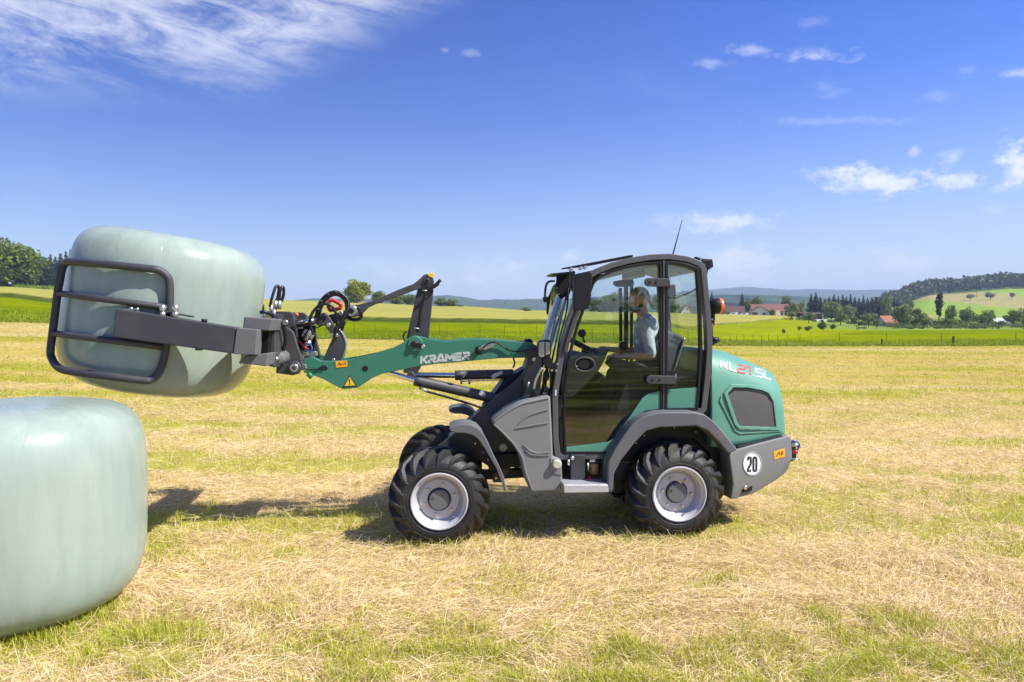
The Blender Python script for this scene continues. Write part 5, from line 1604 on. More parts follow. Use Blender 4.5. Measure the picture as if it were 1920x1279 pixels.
# --- step, filter and box under the door
stp = ext('step', [(1057, 909), (1140, 909), (1142, 923), (1058, 924.5)], -.02, .24, M['alu'], LD, .006)
for k in range(6):
    a = H(1064 + k * 14, 909, .02)
    mk('step_stud', *box_geo(a + EZ * .004 + EY * .06, .035, .10, .006), M['alu'], stp, .002)
ext('step_hanger', [(1141, 870), (1147, 870), (1147, 924), (1141, 922)], .05, .12, M['fender'], LD, .004)
ext('tool_box', [(1070, 853), (1097, 853), (1097, 902), (1070, 902)], .16, .18, M['chassis'], LD, .006)
tube('box_latch', [H(1066, 862, .15), H(1066, 872, .15)], .012, M['zinc'], LD, 8)
ball('box_catch', H(1073, 859, .15), .018, M['zinc'], LD)
fl = lathe('fuel_filter', [(.040, 0), (.044, .01), (.044, .085), (.040, .095), (.001, .097)], H(1113, 888, .26), EZ, M['amber_bowl'], LD, 20)
lathe('filter_head', [(.048, .097), (.048, .135), (.035, .14), (.001, .141)], H(1113, 888, .26), EZ, M['steel'], fl, 20)
ball('drain_knob', H(1105, 898, .2), .026, M['red'], fl, 1.3, 1, .9)
tube('filter_ring', [H(1102, 868, .2), H(1103, 885, .2)], .010, M['zinc'], fl, 8)
ext('filter_label', [(1106, 861), (1116, 861), (1116, 866), (1106, 866)], .2, .01, M['white'], fl, 0)
tube('filter_guard', [H(1134, 862, .15), H(1135, 905, .15)], .006, M['zinc'], LD, 6)

# --- boom
BOOM = [(569, 674), (578, 671), (587, 669.5), (594, 673.5), (600, 677), (628, 677), (659, 673), (698, 665), (731, 655), (753, 644), (766, 633.5), (777, 629), (790, 631), (808, 637), (834, 640), (860, 638), (891, 636), (942, 638.5), (997, 643), (1006, 648), (1008, 660), (991, 671), (942, 671.5), (901, 675), (850, 680), (820, 682), (786, 687), (751, 694), (716, 701), (698, 709), (672, 726.5), (658, 729), (641, 729), (626, 722), (608, 712), (591, 705), (570, 699), (566, 687)]
LBM = .52
boom = ext('boom', BOOM, LBM, .05, M['boom_green'], LD, .006)
fr = [H(u, v, LBM) for u, v in BOOM]
mk('boom', *prism([p + EY * .46 for p in fr], [p + EY * .51 for p in fr]), M['boom_green'], LD, .006)
ext('boom_crossplate', [(600, 683), (640, 690), (660, 716), (645, 722), (596, 700)], LBM + .05, .41, M['boom_green'], boom, .004)
tube('boom_crosstube', [H(690, 688, LBM + .05), H(690, 688, LBM + .46)], .06, M['boom_green'], boom, 16)
tube('boom_stub', [H(578, 700, LBM - .005), H(585, 708, LBM - .005)], .024, M['boom_green'], boom, 10)
disc('boom_hole', 684.6, 691, LBM - .003, .026, .006, M['black'], boom, 24, 0.0)
ext('boom_slot', [(597, 690), (604, 685.5), (611, 686), (615, 691), (612, 694), (604, 694)], LBM - .003, .006, M['black'], boom, 0)
hose('boom_cable', [(570, 690, LBM - .03), (578, 693, LBM - .02), (592, 693, LBM - .01), (608, 692, LBM - .006)], .007, M['black'], boom)
ext('boom_tip_fitting', [(566, 682), (573, 683), (575, 690), (572, 696), (566, 694)], LBM - .03, .03, M['zinc'], boom, .005)
# pivot with retaining link
disc('pivot_boss', 779, 645, LBM - .014, .070, .02, M['boom_green'], boom, 36, .3)
disc('pivot_pin', 776.5, 645.5, LBM - .034, .030, .03, M['black'], boom, 24, .2)
bar('pin_keeper', [(776, 646), (793, 649)], 9, LBM - .024, .012, M['black'], boom)
disc('bolt', 793, 650, LBM - .034, .018, .014, M['zinc'], boom, 14)
stk = ext('caution_sticker', [(629, 677.5), (651, 676), (651, 687.5), (630, 689.5)], LBM - .004, .005, M['orange'], boom, 0)
strokes('pictogram', [[(.1, .2), (.3, .75), (.45, .25), (.55, .6)], [(.62, .45), (.75, .45)], [(.85, .25), (.85, .8)]], (630.5, 688), (20, -1.6), (0, -10), 1.2, LBM - .006, .003, M['black_print'], stk)
tri = ext('warning_triangle', [(655.5, 703.5), (669, 724), (643, 726)], LBM - .004, .005, M['black_print'], boom, 0)
ext('triangle_field', [(655.5, 706.8), (666, 722.6), (645.8, 724)], LBM - .007, .004, M['yellow'], tri, 0)
ext('exclamation', [(654.6, 711.5), (657, 711.3), (656.5, 718), (655.3, 718)], LBM - .010, .004, M['black_print'], tri, 0)
ext('exclamation', ring_pts(655.9, 720.4, 1.1, 1.1, 10), LBM - .010, .004, M['black_print'], tri, 0)
# maker's lettering
FAT = {'K': (1.0, [[(0.08, 0), (0.08, 1)], [(.98, 1.0), (.36, .52), (1.0, 0)]]),
       'R': (1.0, [[(.08, 0), (.08, .42)], [(0, .90), (.78, .90), (.92, .78), (.92, .58), (.78, .46), (.2, .46)], [(.52, .46), (.98, 0)]]),
       'A': (1.12, [[(.04, 0), (.42, .96), (.60, .96), (.98, 0)], [(.3, .22), (.76, .22)]]),
       'M': (1.25, [[(.06, 0), (.06, 1)], [(.06, .92), (.5, .38), (.94, .92)], [(.94, 1), (.94, 0)]]),
       'E': (.92, [[(0, .90), (1, .90)], [(.08, .90), (.08, .10)], [(0, .5), (.94, .5)], [(0, .10), (1, .10)]])}
whole = glyph('KRAMER', FAT, .16)
tot = max(px for _, pls in whole for pl in pls for px, _ in pl)
for ch, pls in whole:
    strokes('letter', pls, (788.5, 682.6), (91.5 / tot, -8.2 / tot), (.5, -14.6), 4.5, LBM - .003, .005, M['silver_print'], boom)
# work lamp and cable on the boom
ball('boom_lamp', H(897, 657, LBM - .04), .034, M['black'], boom, 1, 1, 1.15)
ext('boom_lamp_foil', [(902, 648), (918, 643), (929, 644), (926, 650), (910, 656), (902, 655)], LBM - .02, .012, M['zinc'], boom, .003)
hose('boom_lamp_cable', [(905, 653, LBM - .03), (915, 645, LBM - .03), (928, 641, LBM - .03), (940, 648, LBM - .02), (955, 657, LBM - .02), (975, 659, LBM - .03), (995, 655, LBM - .05), (1003, 657, LBM - .06)], .007, M['black'], boom)
ball('far_lamp', H(865, 641, 1.1), .08, M['black'], LD, 1.6, 1, .35)
ext('far_headlamp', [(984, 636), (996, 635), (1000, 641), (1000, 655), (984, 655)], 1.20, .1, M['black'], LD, .012)
# --- linkage: lever, tie bar and push link
lever = ext('tilt_lever', [(793, 518), (798, 514), (805, 514), (811, 518), (813.5, 526), (812, 547), (803.5, 634), (797, 660), (790, 687), (781, 703), (756, 699), (757, 688), (763, 630), (775, 578), (782, 545), (787, 525)], .74, .05, M['steel'], LD, .006)
fr = [H(u, v, .74) for u, v in [(793, 518), (798, 514), (805, 514), (811, 518), (813.5, 526), (812, 547), (803.5, 634), (797, 660), (790, 687), (781, 703), (756, 699), (757, 688), (763, 630), (775, 578), (782, 545), (787, 525)]]
mk('tilt_lever', *prism([p + EY * .10 for p in fr], [p + EY * .14 for p in fr]), M['steel'], LD, .006)
tie = ext('tie_bar', [(788, 522), (794, 516), (803, 513.5), (810, 518), (811, 527), (806, 535), (796, 541), (781, 543), (746, 556), (703, 571), (690, 577), (681, 587), (672, 593), (660, 595), (650, 590), (649, 579), (656, 573), (672, 571), (700, 564), (746, 543.5), (776, 532)], .70, .035, M['steel'], LD, .006)
disc('pin', 800.5, 526.5, .685, .030, .03, M['steel'], tie, 20)
disc('pin', 800.5, 526.5, .680, .016, .03, M['black'], tie, 14)
ext('yellow_cap', [(801, 516), (806, 511.5), (812, 511), (814, 515), (811, 521), (806, 520)], .69, .03, M['yellow'], tie, .006)
hose('lever_hose', [(826, 525, .68), (815, 536, .67), (800, 548, .67), (795, 560, .67), (789, 580, .68), (786, 605, .68), (782, 622, .69)], .016, M['rubber_hose'], lever)
ext('hose_end', [(815, 537), (824, 524), (827, 526), (822, 536), (814, 541)], .69, .03, M['black'], lever, .004)
for (u, v) in [(797, 545), (781, 616)]:
    tube('hose_clamp', [H(u - 5, v - 1, .665), H(u + 5, v + 1, .665)], .008, M['zinc'], lever, 6)
disc('bolt', 799, 556, .71, .012, .04, M['zinc'], lever, 10)
hose('lever_ring', [(760, 640, .7), (756, 632, .7), (759, 624, .7), (763, 622, .7)], .008, M['black'], lever)
joint = disc('tie_joint', 660, 583, .66, .050, .08, M['zinc'], LD, 28)
disc('joint_pin', 658, 583, .645, .026, .03, M['black'], joint, 18)
push = ext('push_link', [(590, 604), (594, 596), (610, 592), (640, 585), (655, 577), (664, 580), (665, 590), (656, 596), (640, 601), (620, 609), (597, 612)], .72, .06, M['steel'], LD, .008)
disc('bolt', 639, 587.5, .705, .020, .02, M['zinc'], push, 14)
rocker = ext('rocker_link', [(597.5, 593), (602, 587), (609, 586), (615, 591), (624, 605), (633, 621), (632, 632), (622, 629), (610, 612)], .62, .04, M['steel'], LD, .008)
disc('pin', 606.5, 595, .605, .028, .03, M['black'], rocker, 18)
disc('bolt', 615.5, 609.5, .605, .020, .02, M['zinc'], rocker, 14)
ext('hose_clip', [(619, 625), (629, 624), (634, 627), (634, 632), (620, 633)], .60, .05, M['zinc'], rocker, .006)
arc_o = smooth_path([(632, 616), (641, 624), (647, 637), (648.5, 650), (645, 664), (640, 676)], 5)
arc_i = smooth_path([(612, 677), (619, 664), (624, 652), (626, 640), (625, 630), (623, 622)], 5)
arc = ext('curved_lever', [(p[0], p[1]) for p in arc_o] + [(p[0], p[1]) for p in arc_i], .66, .05, M['steel'], LD, .006)
bar('lever_edge', [(p[0], p[1]) for p in arc_o], 2.0, .655, .06, M['zinc'], arc, False, .001)
lk = bar('slant_link', [(632, 628), (619, 655), (610, 677)], 10, .64, .03, M['chassis'], LD, False, .006)
disc('bolt', 625, 675, .62, .014, .03, M['zinc'], lk, 12)
# hydraulic hoses
hz = M['rubber_hose']
hose('hydraulic_hose', [(588, 628, .56), (581, 606, .54), (585, 588, .52), (597, 574, .51), (610, 570, .51), (622, 574, .52), (630, 588, .53), (632, 604, .55), (629, 622, .57), (626, 632, .58)], .013, hz, LD)
hose('hydraulic_hose', [(592, 598, .70), (596, 580, .68), (602, 565, .66), (615, 552, .65), (630, 548, .65), (645, 555, .66), (653, 568, .66), (651, 582, .64), (643, 598, .62), (634, 614, .62), (628, 626, .62)], .017, hz, LD)
hose('hydraulic_hose', [(597, 602, .74), (600, 583, .74), (608, 566, .74), (620, 555, .74), (633, 553, .74), (646, 562, .74), (650, 578, .74), (646, 592, .73), (641, 606, .72), (638, 616, .72)], .015, hz, LD)
hose('hydraulic_hose', [(670, 576, .62), (677, 588, .64), (675, 597, .66), (664, 600, .68), (654, 597, .70)], .017, hz, LD)
hose('hydraulic_hose', [(647, 602, .84), (643, 612, .84), (640, 622, .84)], .015, hz, LD)
hose('hydraulic_hose', [(584, 612, .6), (594, 614, .58), (602, 611, .58), (606, 606, .6)], .006, hz, LD)
for k in range(9):
    t = k / 8
    a = smooth_path([H(596, 580, .663), H(602, 565, .643), H(615, 552, .633), H(630, 548, .633), H(645, 555, .643)], 4)[2 * k]
    ball('hose_sleeve_spot', a, .020, M['steel'], LD, .7, .6, .5, 6, 8) if k % 2 == 0 else None
red = tube('red_handle', smooth_path([H(617, 566, .8), H(623, 563, .8), H(632, 567, .8), H(638.5, 571, .8), (H(637, 578, .8)), H(628, 580, .8), H(620, 582, .8), H(616, 575, .8)], 5, True), .018, M['red'], LD, 8, True)
# valves and couplers between the hitch plates
for (u, v, u2, v2, L, r) in [(572, 637, 585, 618, .60, .020), (580, 640, 588, 624, .66, .016), (566, 630, 574, 616, .72, .016), (568, 652, 582, 640, .62, .02)]:
    tube('quick_coupler', [H(u, v, L), H((u + u2) / 2, (v + v2) / 2, L), H(u2, v2, L)], r, M['zinc'], LD, 10)
for k, (u, v) in enumerate([(563, 612), (567, 607), (573, 662), (580, 668), (566, 668), (588, 663)]):
    mk('coupler_block', *box_geo(H(u, v, .70 + .04 * (k % 2)), .06, .12, .045), M['zinc'], LD, .006)
hose('signal_cable', [(560, 640, .6), (566, 646, .6), (572, 652, .6), (580, 656, .6)], .009, M['red'], LD)
hose('signal_cable', [(574, 657, .6), (582, 660, .58), (585, 652, .58), (580, 645, .6), (573, 646, .6)], .006, M['blue'], LD)
hose('signal_cable', [(556, 632, .6), (562, 640, .6), (567, 650, .6), (574, 660, .6)], .006, M['rubber_hose'], LD)
ext('coupler_plate', [(553, 600), (600, 596), (594, 606), (556, 616)], .64, .20, M['chassis'], LD, .006)
tube('coupler_shaft', [H(556, 606, .62), H(590, 600, .62)], .018, M['chrome'], LD, 10)
ext('coupler_body', [(558, 615), (590, 610), (592, 640), (586, 668), (566, 668), (560, 650)], .80, .06, M['black'], LD, .006)
FARPL = [(582, 613), (590, 620), (594, 640), (600, 664), (603, 672), (578, 672), (580, 640)]
ext('hitch_plate', FARPL, .98, .05, M['chassis'], LD, .006)
ball('orange_cap', H(556, 590, .8), .018, M['orange_lens'], LD)
# --- cylinders
def cylinder(name, a, m, b, L, rr, rb):
    A, Mm, B = H(*a, L), H(*m, L), H(*b, L)
    d = (B - Mm).normalized()
    body = lathe(name, [(rr * .9, -.001), (rb * .92, 0), (rb, .008), (rb, .07), (rb * .97, .072), (rb * .97, (B - Mm).length)], Mm, d, M['steel'], LD, 24)
    lathe('piston_rod', [(rr, 0), (rr, (Mm - A).length + .02)], A, (Mm - A).normalized(), M['chrome'], body, 20)
    return body
c1 = cylinder('lift_cylinder', (722, 696), (777, 713), (932, 748), .60, .024, .050)
c2 = cylinder('lift_cylinder', (722, 696), (777, 713), (932, 748), .94, .024, .050)
c3 = cylinder('tilt_cylinder', (768, 703), (853, 704), (962, 701), .74, .026, .047)
disc('rod_pin', 770, 704, .70, .035, .12, M['steel'], c3, 18)
for (u0, u1) in ((868, 876), (922, 942)):
    bar('cylinder_decal', [(u0, 708), (u1, 697)], 3 if u0 < 900 else 7, .686, .004, M['silver_print'], c3)
bar('cylinder_decal', [(899, 736), (905, 739)], 8, .545, .004, M['silver_print'], c1)
for (u, v, L) in [(865, 716, .70), (880, 716, .70), (786, 720, .56)]:
    tube('port', [H(u, v - 6, L), H(u, v + 4, L)], .011, M['zinc'] if u > 800 else M['black'], c3 if u > 800 else c1, 8)
tube('cylinder_line', [H(866, 715, .70), H(950, 712, .70)], .006, M['zinc'], c3, 6)
tube('cylinder_line', [H(786, 727, .56), H(800, 734, .56), H(840, 745, .56), H(890, 760, .56), H(905, 766, .56)], .011, M['black'], c1, 8)
tube('line_fitting', [H(787, 728, .555), H(802, 734, .555)], .012, M['zinc'], c1, 8)
hose('tower_hose', [(962, 690, .6), (965, 680, .6), (963, 672, .6), (968, 665, .6)], .008, M['black'], LD)
ext('tower_rib', [(946, 712), (985, 690), (992, 705), (920, 770), (905, 766)], .62, .30, M['black'], LD, .006)

# ------------------------------------------------------------------ driver
def cap_chain(pts, ns=12):
    """tapered limb through (point, radius) stations, closed by round ends"""
    P = [Vector(p) for p, _ in pts]; R = [r for _, r in pts]
    d0 = (P[0] - P[1]).normalized(); d1 = (P[-1] - P[-2]).normalized()
    PP = [P[0] + d0 * R[0] * .95, P[0] + d0 * R[0] * .6] + P + [P[-1] + d1 * R[-1] * .6, P[-1] + d1 * R[-1] * .95]
    RR = [R[0] * .25, R[0] * .78] + R + [R[-1] * .78, R[-1] * .25]
    return tube_geo(PP, RR, ns)
def ell(c, sx, sy, sz, tilt=0.0, nr=14, ns=24):
    prof = [(max(.002, math.sin(math.pi * i / nr)), -math.cos(math.pi * i / nr)) for i in range(nr + 1)]
    V, Fc = lathe_geo(prof, Vector((0, 0, 0)), EZ, EX, ns)
    ca, sa = math.cos(tilt), math.sin(tilt)
    out = []
    for p in V:
        a, b, z = p.dot(EX) * sx, p.dot(EY) * sy, p.z * sz
        out.append(c + EX * (a * ca + z * sa) + EY * b + EZ * (-a * sa + z * ca))
    Fc = Fc + [[k * (nr + 1) for k in range(ns)][::-1], [k * (nr + 1) + nr for k in range(ns)]]
    return out, Fc
def fused(name, parts, mat, parent, voxel, smooth=4):
    V, Fc = join_geo(parts)
    o = mk(name, V, Fc, mat, parent)
    r = o.modifiers.new('fuse', 'REMESH'); r.mode = 'VOXEL'; r.voxel_size = voxel; r.use_smooth_shade = True
    s = o.modifiers.new('relax', 'SMOOTH'); s.iterations = smooth; s.factor = .5
    return o
LM = .78
hd = H(1199, 561, LM)
hip = H(1222, 692, LM)
PER = empty('person', tuple(H(1222, 700, LM)), YAW, 'driver in grey-blue shirt with beard, sitting in the cab facing left', 'person')
face = -EX
body_parts = [
    ell(hd + EZ * .018, .098, .078, .105), ell(hd + face * .022 - EZ * .045, .074, .064, .085, -.1),
    ell(hd + face * .098 - EZ * .008, .020, .014, .022, -.35), ell(hd + face * .088 + EZ * .030, .016, .044, .010),
    ell(hd + face * .086 - EZ * .052, .014, .024, .008), ell(hd + face * .074 - EZ * .098, .026, .026, .022),
    ell(hd + EX * .012 - EY * .078 - EZ * .006, .020, .010, .032), ell(hd + EX * .012 + EY * .078 - EZ * .006, .020, .010, .032),
    cap_chain([(hd + EX * .02 - EZ * .06, .052), (hd + EX * .035 - EZ * .18, .058), (hd + EX * .05 - EZ * .25, .075)]),
    cap_chain([(H(1212, 612, LM), .10), (H(1214, 640, LM), .12), (H(1218, 672, LM), .115), (hip, .12)]),
    cap_chain([(H(1211, 606, LM) - EY * .13, .055), (H(1211, 606, LM), .07), (H(1211, 606, LM) + EY * .13, .055)]),
]
def arm(sh, el, wr, palm_dir, up):
    global body_parts
    body_parts += [cap_chain([(sh, .052), (sh.lerp(el, .5), .044), (el, .038)]), cap_chain([(el, .040), (el.lerp(wr, .35), .041), (wr, .027)])]
    pd = palm_dir.normalized()
    side = pd.cross(up).normalized()
    pc = wr + pd * .05
    body_parts.append(cap_chain([(wr, .026), (pc - side * .012, .027), (pc + pd * .03 + side * .0, .027)]))
    body_parts.append(cap_chain([(pc - side * .018, .020), (pc + pd * .035 - side * .022, .018)]))
    body_parts.append(cap_chain([(pc + side * .018, .020), (pc + pd * .035 + side * .022, .018)]))
    for k, ln in enumerate((.062, .072, .066, .052)):
        b = pc + pd * .045 + side * (-.030 + .020 * k)
        m = b + pd * ln * .55 - up * .008
        body_parts.append(cap_chain([(b, .0095), (m, .009), (m + pd * ln * .25 - up * ln * .4, .008)], 8))
    tb = pc - side * .03
    body_parts.append(cap_chain([(tb - pd * .01, .012), (tb + pd * .02 - side * .022 - up * .01, .010), (tb + pd * .045 - side * .026 - up * .025, .009)], 8))
    return wr
arm(H(1211, 609, LM - .21), H(1221, 667, .50), H(1167, 668, .50), -EX * 1.0 + EZ * .08, EZ)
arm(H(1211, 609, LM + .21), H(1206, 660, 1.06), H(1142, 655, .98), -EX * 1.0 + EZ * .1 - EY * .1, EZ)
def leg(s):
    global body_parts
    h0 = hip + EY * (.10 * s) + EZ * .01
    kn = H(1150, 700, LM + .14 * s); an = H(1132, 790, LM + .15 * s)
    body_parts += [cap_chain([(h0, .085), (h0.lerp(kn, .5), .074), (kn, .055)]), cap_chain([(kn, .056), (kn.lerp(an, .35), .055), (an, .036)])]
    return h0, kn, an
LEGS = [leg(-1), leg(1)]
fused('body', body_parts, M['skin'], PER, .0075, 2)
sp = [cap_chain([(H(1212, 609, LM), .118), (H(1213, 640, LM), .138), (H(1218, 672, LM), .134), (hip, .135)]),
      ell(H(1212, 612, LM), .105, .20, .06), ell(H(1213, 630, LM), .12, .18, .12), ell(H(1216, 660, LM), .125, .165, .13),
      cap_chain([(H(1211, 605, LM) - EY * .15, .066), (H(1211, 603, LM), .082), (H(1211, 605, LM) + EY * .15, .066)]),
      cap_chain([(hd + EX * .042 - EZ * .20, .066), (hd + EX * .05 - EZ * .25, .085)])]
for s, el in ((-1, H(1221, 667, .50)), (1, H(1206, 660, 1.06))):
    sh_ = H(1211, 609, LM + .21 * s)
    sp += [cap_chain([(sh_, .066), (sh_.lerp(el, .5), .058), (sh_.lerp(el, .92), .054)])]
fused('shirt', sp, M['shirt'], PER, .011, 4)
tp = [cap_chain([(hip - EY * .09, .125), (hip + EY * .09, .125)])]
for (h0, kn, an) in LEGS:
    tp += [cap_chain([(h0, .098), (h0.lerp(kn, .5), .086), (kn, .068)]), cap_chain([(kn, .068), (kn.lerp(an, .5), .062), (an, .054)])]
fused('trousers', tp, M['trousers'], PER, .012, 3)
for (h0, kn, an) in LEGS:
    fused('shoe', [cap_chain([(an - EZ * .05 + EX * .03, .05), (an - EZ * .065 - EX * .08, .045), (an - EZ * .075 - EX * .16, .035)])], M['black'], PER, .01, 2)
def halfcap():
    prof = [(max(.0006, math.sin(math.pi * i / 24)), math.cos(math.pi * i / 24)) for i in range(13)]
    V, Fc = lathe_geo(prof, Vector((0, 0, 0)), EZ, EX, 28)
    c = hd + EZ * .022 + EX * .012
    out = []
    for p in V:
        a, b, z = p.dot(EX), p.dot(EY), p.z
        drop = .05 * max(0, a) ** 1.2 * (1 - z)
        out.append(c + EX * (a * .099) + EY * (b * .081) + EZ * (z * .098 - drop * 1.2 + (.045 * max(0, -a)) * (1 - z)))
    o = mk('hair', out, Fc, M['hair'], PER, 0, True)
    s = o.modifiers.new('s', 'SOLIDIFY'); s.thickness = .008
halfcap()
fused('beard', [ell(hd + face * .040 - EZ * .088, .058, .066, .046, .25), ell(hd + face * .066 - EZ * .098, .034, .044, .034), ell(hd + face * .005 - EZ * .062, .040, .073, .038, .6)], M['beard'], PER, .007, 3)

# ------------------------------------------------------------------ bales
def film_mat():
    m = bpy.data.materials.new('stretch_film'); m.use_nodes = True
    N, K = m.node_tree.nodes, m.node_tree.links; b = N['Principled BSDF']
    t = N.new('ShaderNodeTexCoord')
    def nz(scale, sc, detail=6, rough=.6):
        mp = N.new('ShaderNodeMapping'); mp.inputs['Scale'].default_value = sc; K.new(t.outputs['Object'], mp.inputs[0])
        n = N.new('ShaderNodeTexNoise'); n.inputs['Scale'].default_value = scale; n.inputs['Detail'].default_value = detail; n.inputs['Roughness'].default_value = rough
        K.new(mp.outputs[0], n.inputs['Vector']); return n.outputs['Fac']
    streak = nz(9, (1, 1, .16)); cloud = nz(2.2, (1, 1, .8), 4)
    add = N.new('ShaderNodeMath'); add.operation = 'MULTIPLY_ADD'; add.inputs[1].default_value = .5
    K.new(streak, add.inputs[0])
    mul = N.new('ShaderNodeMath'); mul.operation = 'MULTIPLY'; mul.inputs[1].default_value = .5; K.new(cloud, mul.inputs[0]); K.new(mul.outputs[0], add.inputs[2])
    cr = N.new('ShaderNodeValToRGB'); K.new(add.outputs[0], cr.inputs[0])
    cr.color_ramp.elements[0].position = .30; cr.color_ramp.elements[0].color = (0.240, 0.305, 0.262, 1)
    cr.color_ramp.elements[1].position = .66; cr.color_ramp.elements[1].color = (0.318, 0.385, 0.335, 1)
    K.new(cr.outputs[0], b.inputs['Base Color'])
    b.inputs['Roughness'].default_value = .21
    b.inputs['Specular IOR Level'].default_value = .42
    b.inputs['Subsurface Weight'].default_value = 0.0
    w1 = nz(4, (1, 1, .22), 4); w2 = nz(34, (1, 1, .22), 3)
    # overlapping film layers: small steps running up the side, slightly aslant
    sx = N.new('ShaderNodeSeparateXYZ'); K.new(t.outputs['Object'], sx.inputs[0])
    def mth(op, a, b_):
        q = N.new('ShaderNodeMath'); q.operation = op
        for i_, w_ in enumerate((a, b_)):
            if isinstance(w_, (int, float)): q.inputs[i_].default_value = w_
            else: K.new(w_, q.inputs[i_])
        return q.outputs[0]
    ang = mth('ARCTAN2', sx.outputs[1], sx.outputs[0])
    la = mth('FRACT', mth('ADD', mth('MULTIPLY', ang, 2.86), mth('MULTIPLY', sx.outputs[2], .55)), 0)
    lb_ = mth('FRACT', mth('ADD', mth('MULTIPLY', ang, 2.07), mth('MULTIPLY', sx.outputs[2], -.8)), 0)
    steps = mth('MULTIPLY', mth('ADD', la, lb_), .10)
    # the film gathers into fine folds towards both ends
    az_ = mth('ABSOLUTE', sx.outputs[2], 0)
    endf = mth('MULTIPLY', mth('MAXIMUM', mth('SUBTRACT', az_, .40), 0), .30)
    fold = mth('MULTIPLY', mth('SINE', mth('ADD', mth('MULTIPLY', ang, 46), mth('MULTIPLY', w1, 22)), 0), endf)
    w1 = mth('ADD', mth('ADD', w1, steps), fold)
    tone = mth('ADD', mth('MULTIPLY', mth('ADD', la, lb_), .055), -.055)
    add2 = mth('ADD', add.outputs[0], tone); K.new(add2, cr.inputs[0])
    a2 = N.new('ShaderNodeMath'); a2.operation = 'MULTIPLY_ADD'; a2.inputs[1].default_value = .16; K.new(w2, a2.inputs[0]); K.new(w1, a2.inputs[2])
    bp = N.new('ShaderNodeBump'); bp.inputs['Strength'].default_value = .30; bp.inputs['Distance'].default_value = .02
    K.new(a2.outputs[0], bp.inputs['Height']); K.new(bp.outputs[0], b.inputs['Normal'])
    return m
M['film'] = film_mat()
def bale(center, R, h, tilt, label, seed, n_exp=3.6, squash=1.0):
    """upright wrapped round bale; tilt turns it about the machine's cross axis"""
    ns, nr = 128, 72
    V, Fc = [], []
    rg = np.random.default_rng(seed)
    ph = rg.random(12) * 6.28
    for k in range(ns):
        q = 2 * math.pi * k / ns
        for i in range(nr + 1):
            t = -math.pi / 2 + math.pi * i / nr
            c, s = math.cos(t), math.sin(t)
            ne = n_exp if s > 0 else n_exp * .84
            cc = abs(c) ** (2 / ne); ss = math.copysign(abs(s) ** (2 / ne), s)
            wob = 1 + .006 * math.sin(3 * q + ph[0] + 2 * ss) + .005 * math.sin(5 * q + ph[1] - 3 * ss) + .003 * math.sin(9 * q + ph[2] + 4 * ss) + .0015 * math.sin(14 * q + ph[3])
            dz = .004 * math.sin(2 * q + ph[4]) * cc
            V.append((R * cc * wob * math.cos(q), R * cc * wob * math.sin(q) * squash, h / 2 * ss + dz))
        for i in range(nr):
            k2 = (k + 1) % ns
            Fc.append([k * (nr + 1) + i, k2 * (nr + 1) + i, k2 * (nr + 1) + i + 1, k * (nr + 1) + i + 1])
    me = bpy.data.meshes.new('wrapped_bale'); me.from_pydata(V, [], Fc)
    bm = bmesh.new(); bm.from_mesh(me); bmesh.ops.remove_doubles(bm, verts=bm.verts, dist=1e-5); bmesh.ops.recalc_face_normals(bm, faces=bm.faces); bm.to_mesh(me); bm.free()
    o = link_mesh('wrapped_bale', me, M['film'], None, 0, True)
    o.matrix_world = Matrix.Translation(center) @ Matrix.Rotation(tilt, 4, EY) @ Matrix.Rotation(YAW + seed, 4, 'Z')
    tag(o, label, 'bale')
    return o
HB = H(311, 588, .66)
bale(HB, .79, 1.38, rad(9.5), 'pale green film-wrapped bale lifted and held in the clamp', 4, 5.4)
bale(Vector((-3.30, 4.46, .685)), .80, 1.38, 0, 'pale green film-wrapped bale standing on the field at the lower left', 9, 5.0)

# ------------------------------------------------------------------ bale clamp
CL = empty('bale_clamp', tuple(H(500, 690, .78)), YAW, 'dark grey hydraulic bale clamp with tubular gripping frame on the boom', 'bale clamp')
LF = -.17
FRAME = [(116, 505), (123, 494), (134, 490.5), (200, 496), (280, 504), (298, 507), (311, 516), (318, 532), (318, 585), (312, 645), (305, 682), (294, 704), (282, 712), (268, 713), (190, 704), (124, 695), (106, 686), (97, 671), (95, 655), (103, 590), (110, 535)]
def curveL(u, v):
    L = LF
    for _ in range(8):
        q = H(u, v, L) - HB
        d = min(abs(q.dot(EX) - q.z * math.tan(rad(9.5))), .60)
        L = .5 * L + .5 * ((HB - O).dot(EY) - math.sqrt(.80 ** 2 - d * d) - .032)
    return L
def grip(sgn):
    if sgn > 0:
        f = lambda u, v: H(u, v, curveL(u, v))
    else:
        f = lambda u, v: H(u, v, curveL(u, v)) + EY * (2 * (HB - O).dot(EY) - 2 * curveL(u, v))
    pth = smooth_path([f(u, v) for u, v in FRAME], 4, True)
    fr_ = tube('grip_frame', pth, .030, M['clamp'], CL, 12, True)
    for (a, b) in (((109, 550), (316, 577)), ((99, 625), (308, 651))):
        tube('grip_bar', [f(a[0] + (b[0] - a[0]) * t, a[1] + (b[1] - a[1]) * t) for t in [i / 8 for i in range(9)]], .026, M['clamp'], fr_, 12)
    return fr_
g1 = grip(1)
g2 = grip(-1)
def arm_box(off):
    fr_ = [(216, 578), (443, 614.5), (437, 663.5), (210.5, 632)]
    fr3 = [H(u, v, LF - .10 + (u - 210) / 230 * .05) + EY * off for u, v in fr_]
    a = mk('clamp_arm', *prism(fr3, [p + EY * .14 for p in fr3]), M['clamp'], CL, .012, False, 3)
    e = [(443, 614.5), (483, 618), (479, 666), (437, 664)]
    e3 = [H(u, v, LF - .058) + EY * off for u, v in e]
    mk('arm_end', *prism(e3, [p + EY * .16 for p in e3]), M['clamp_light'], a, .008)
    return a
a1 = arm_box(0)
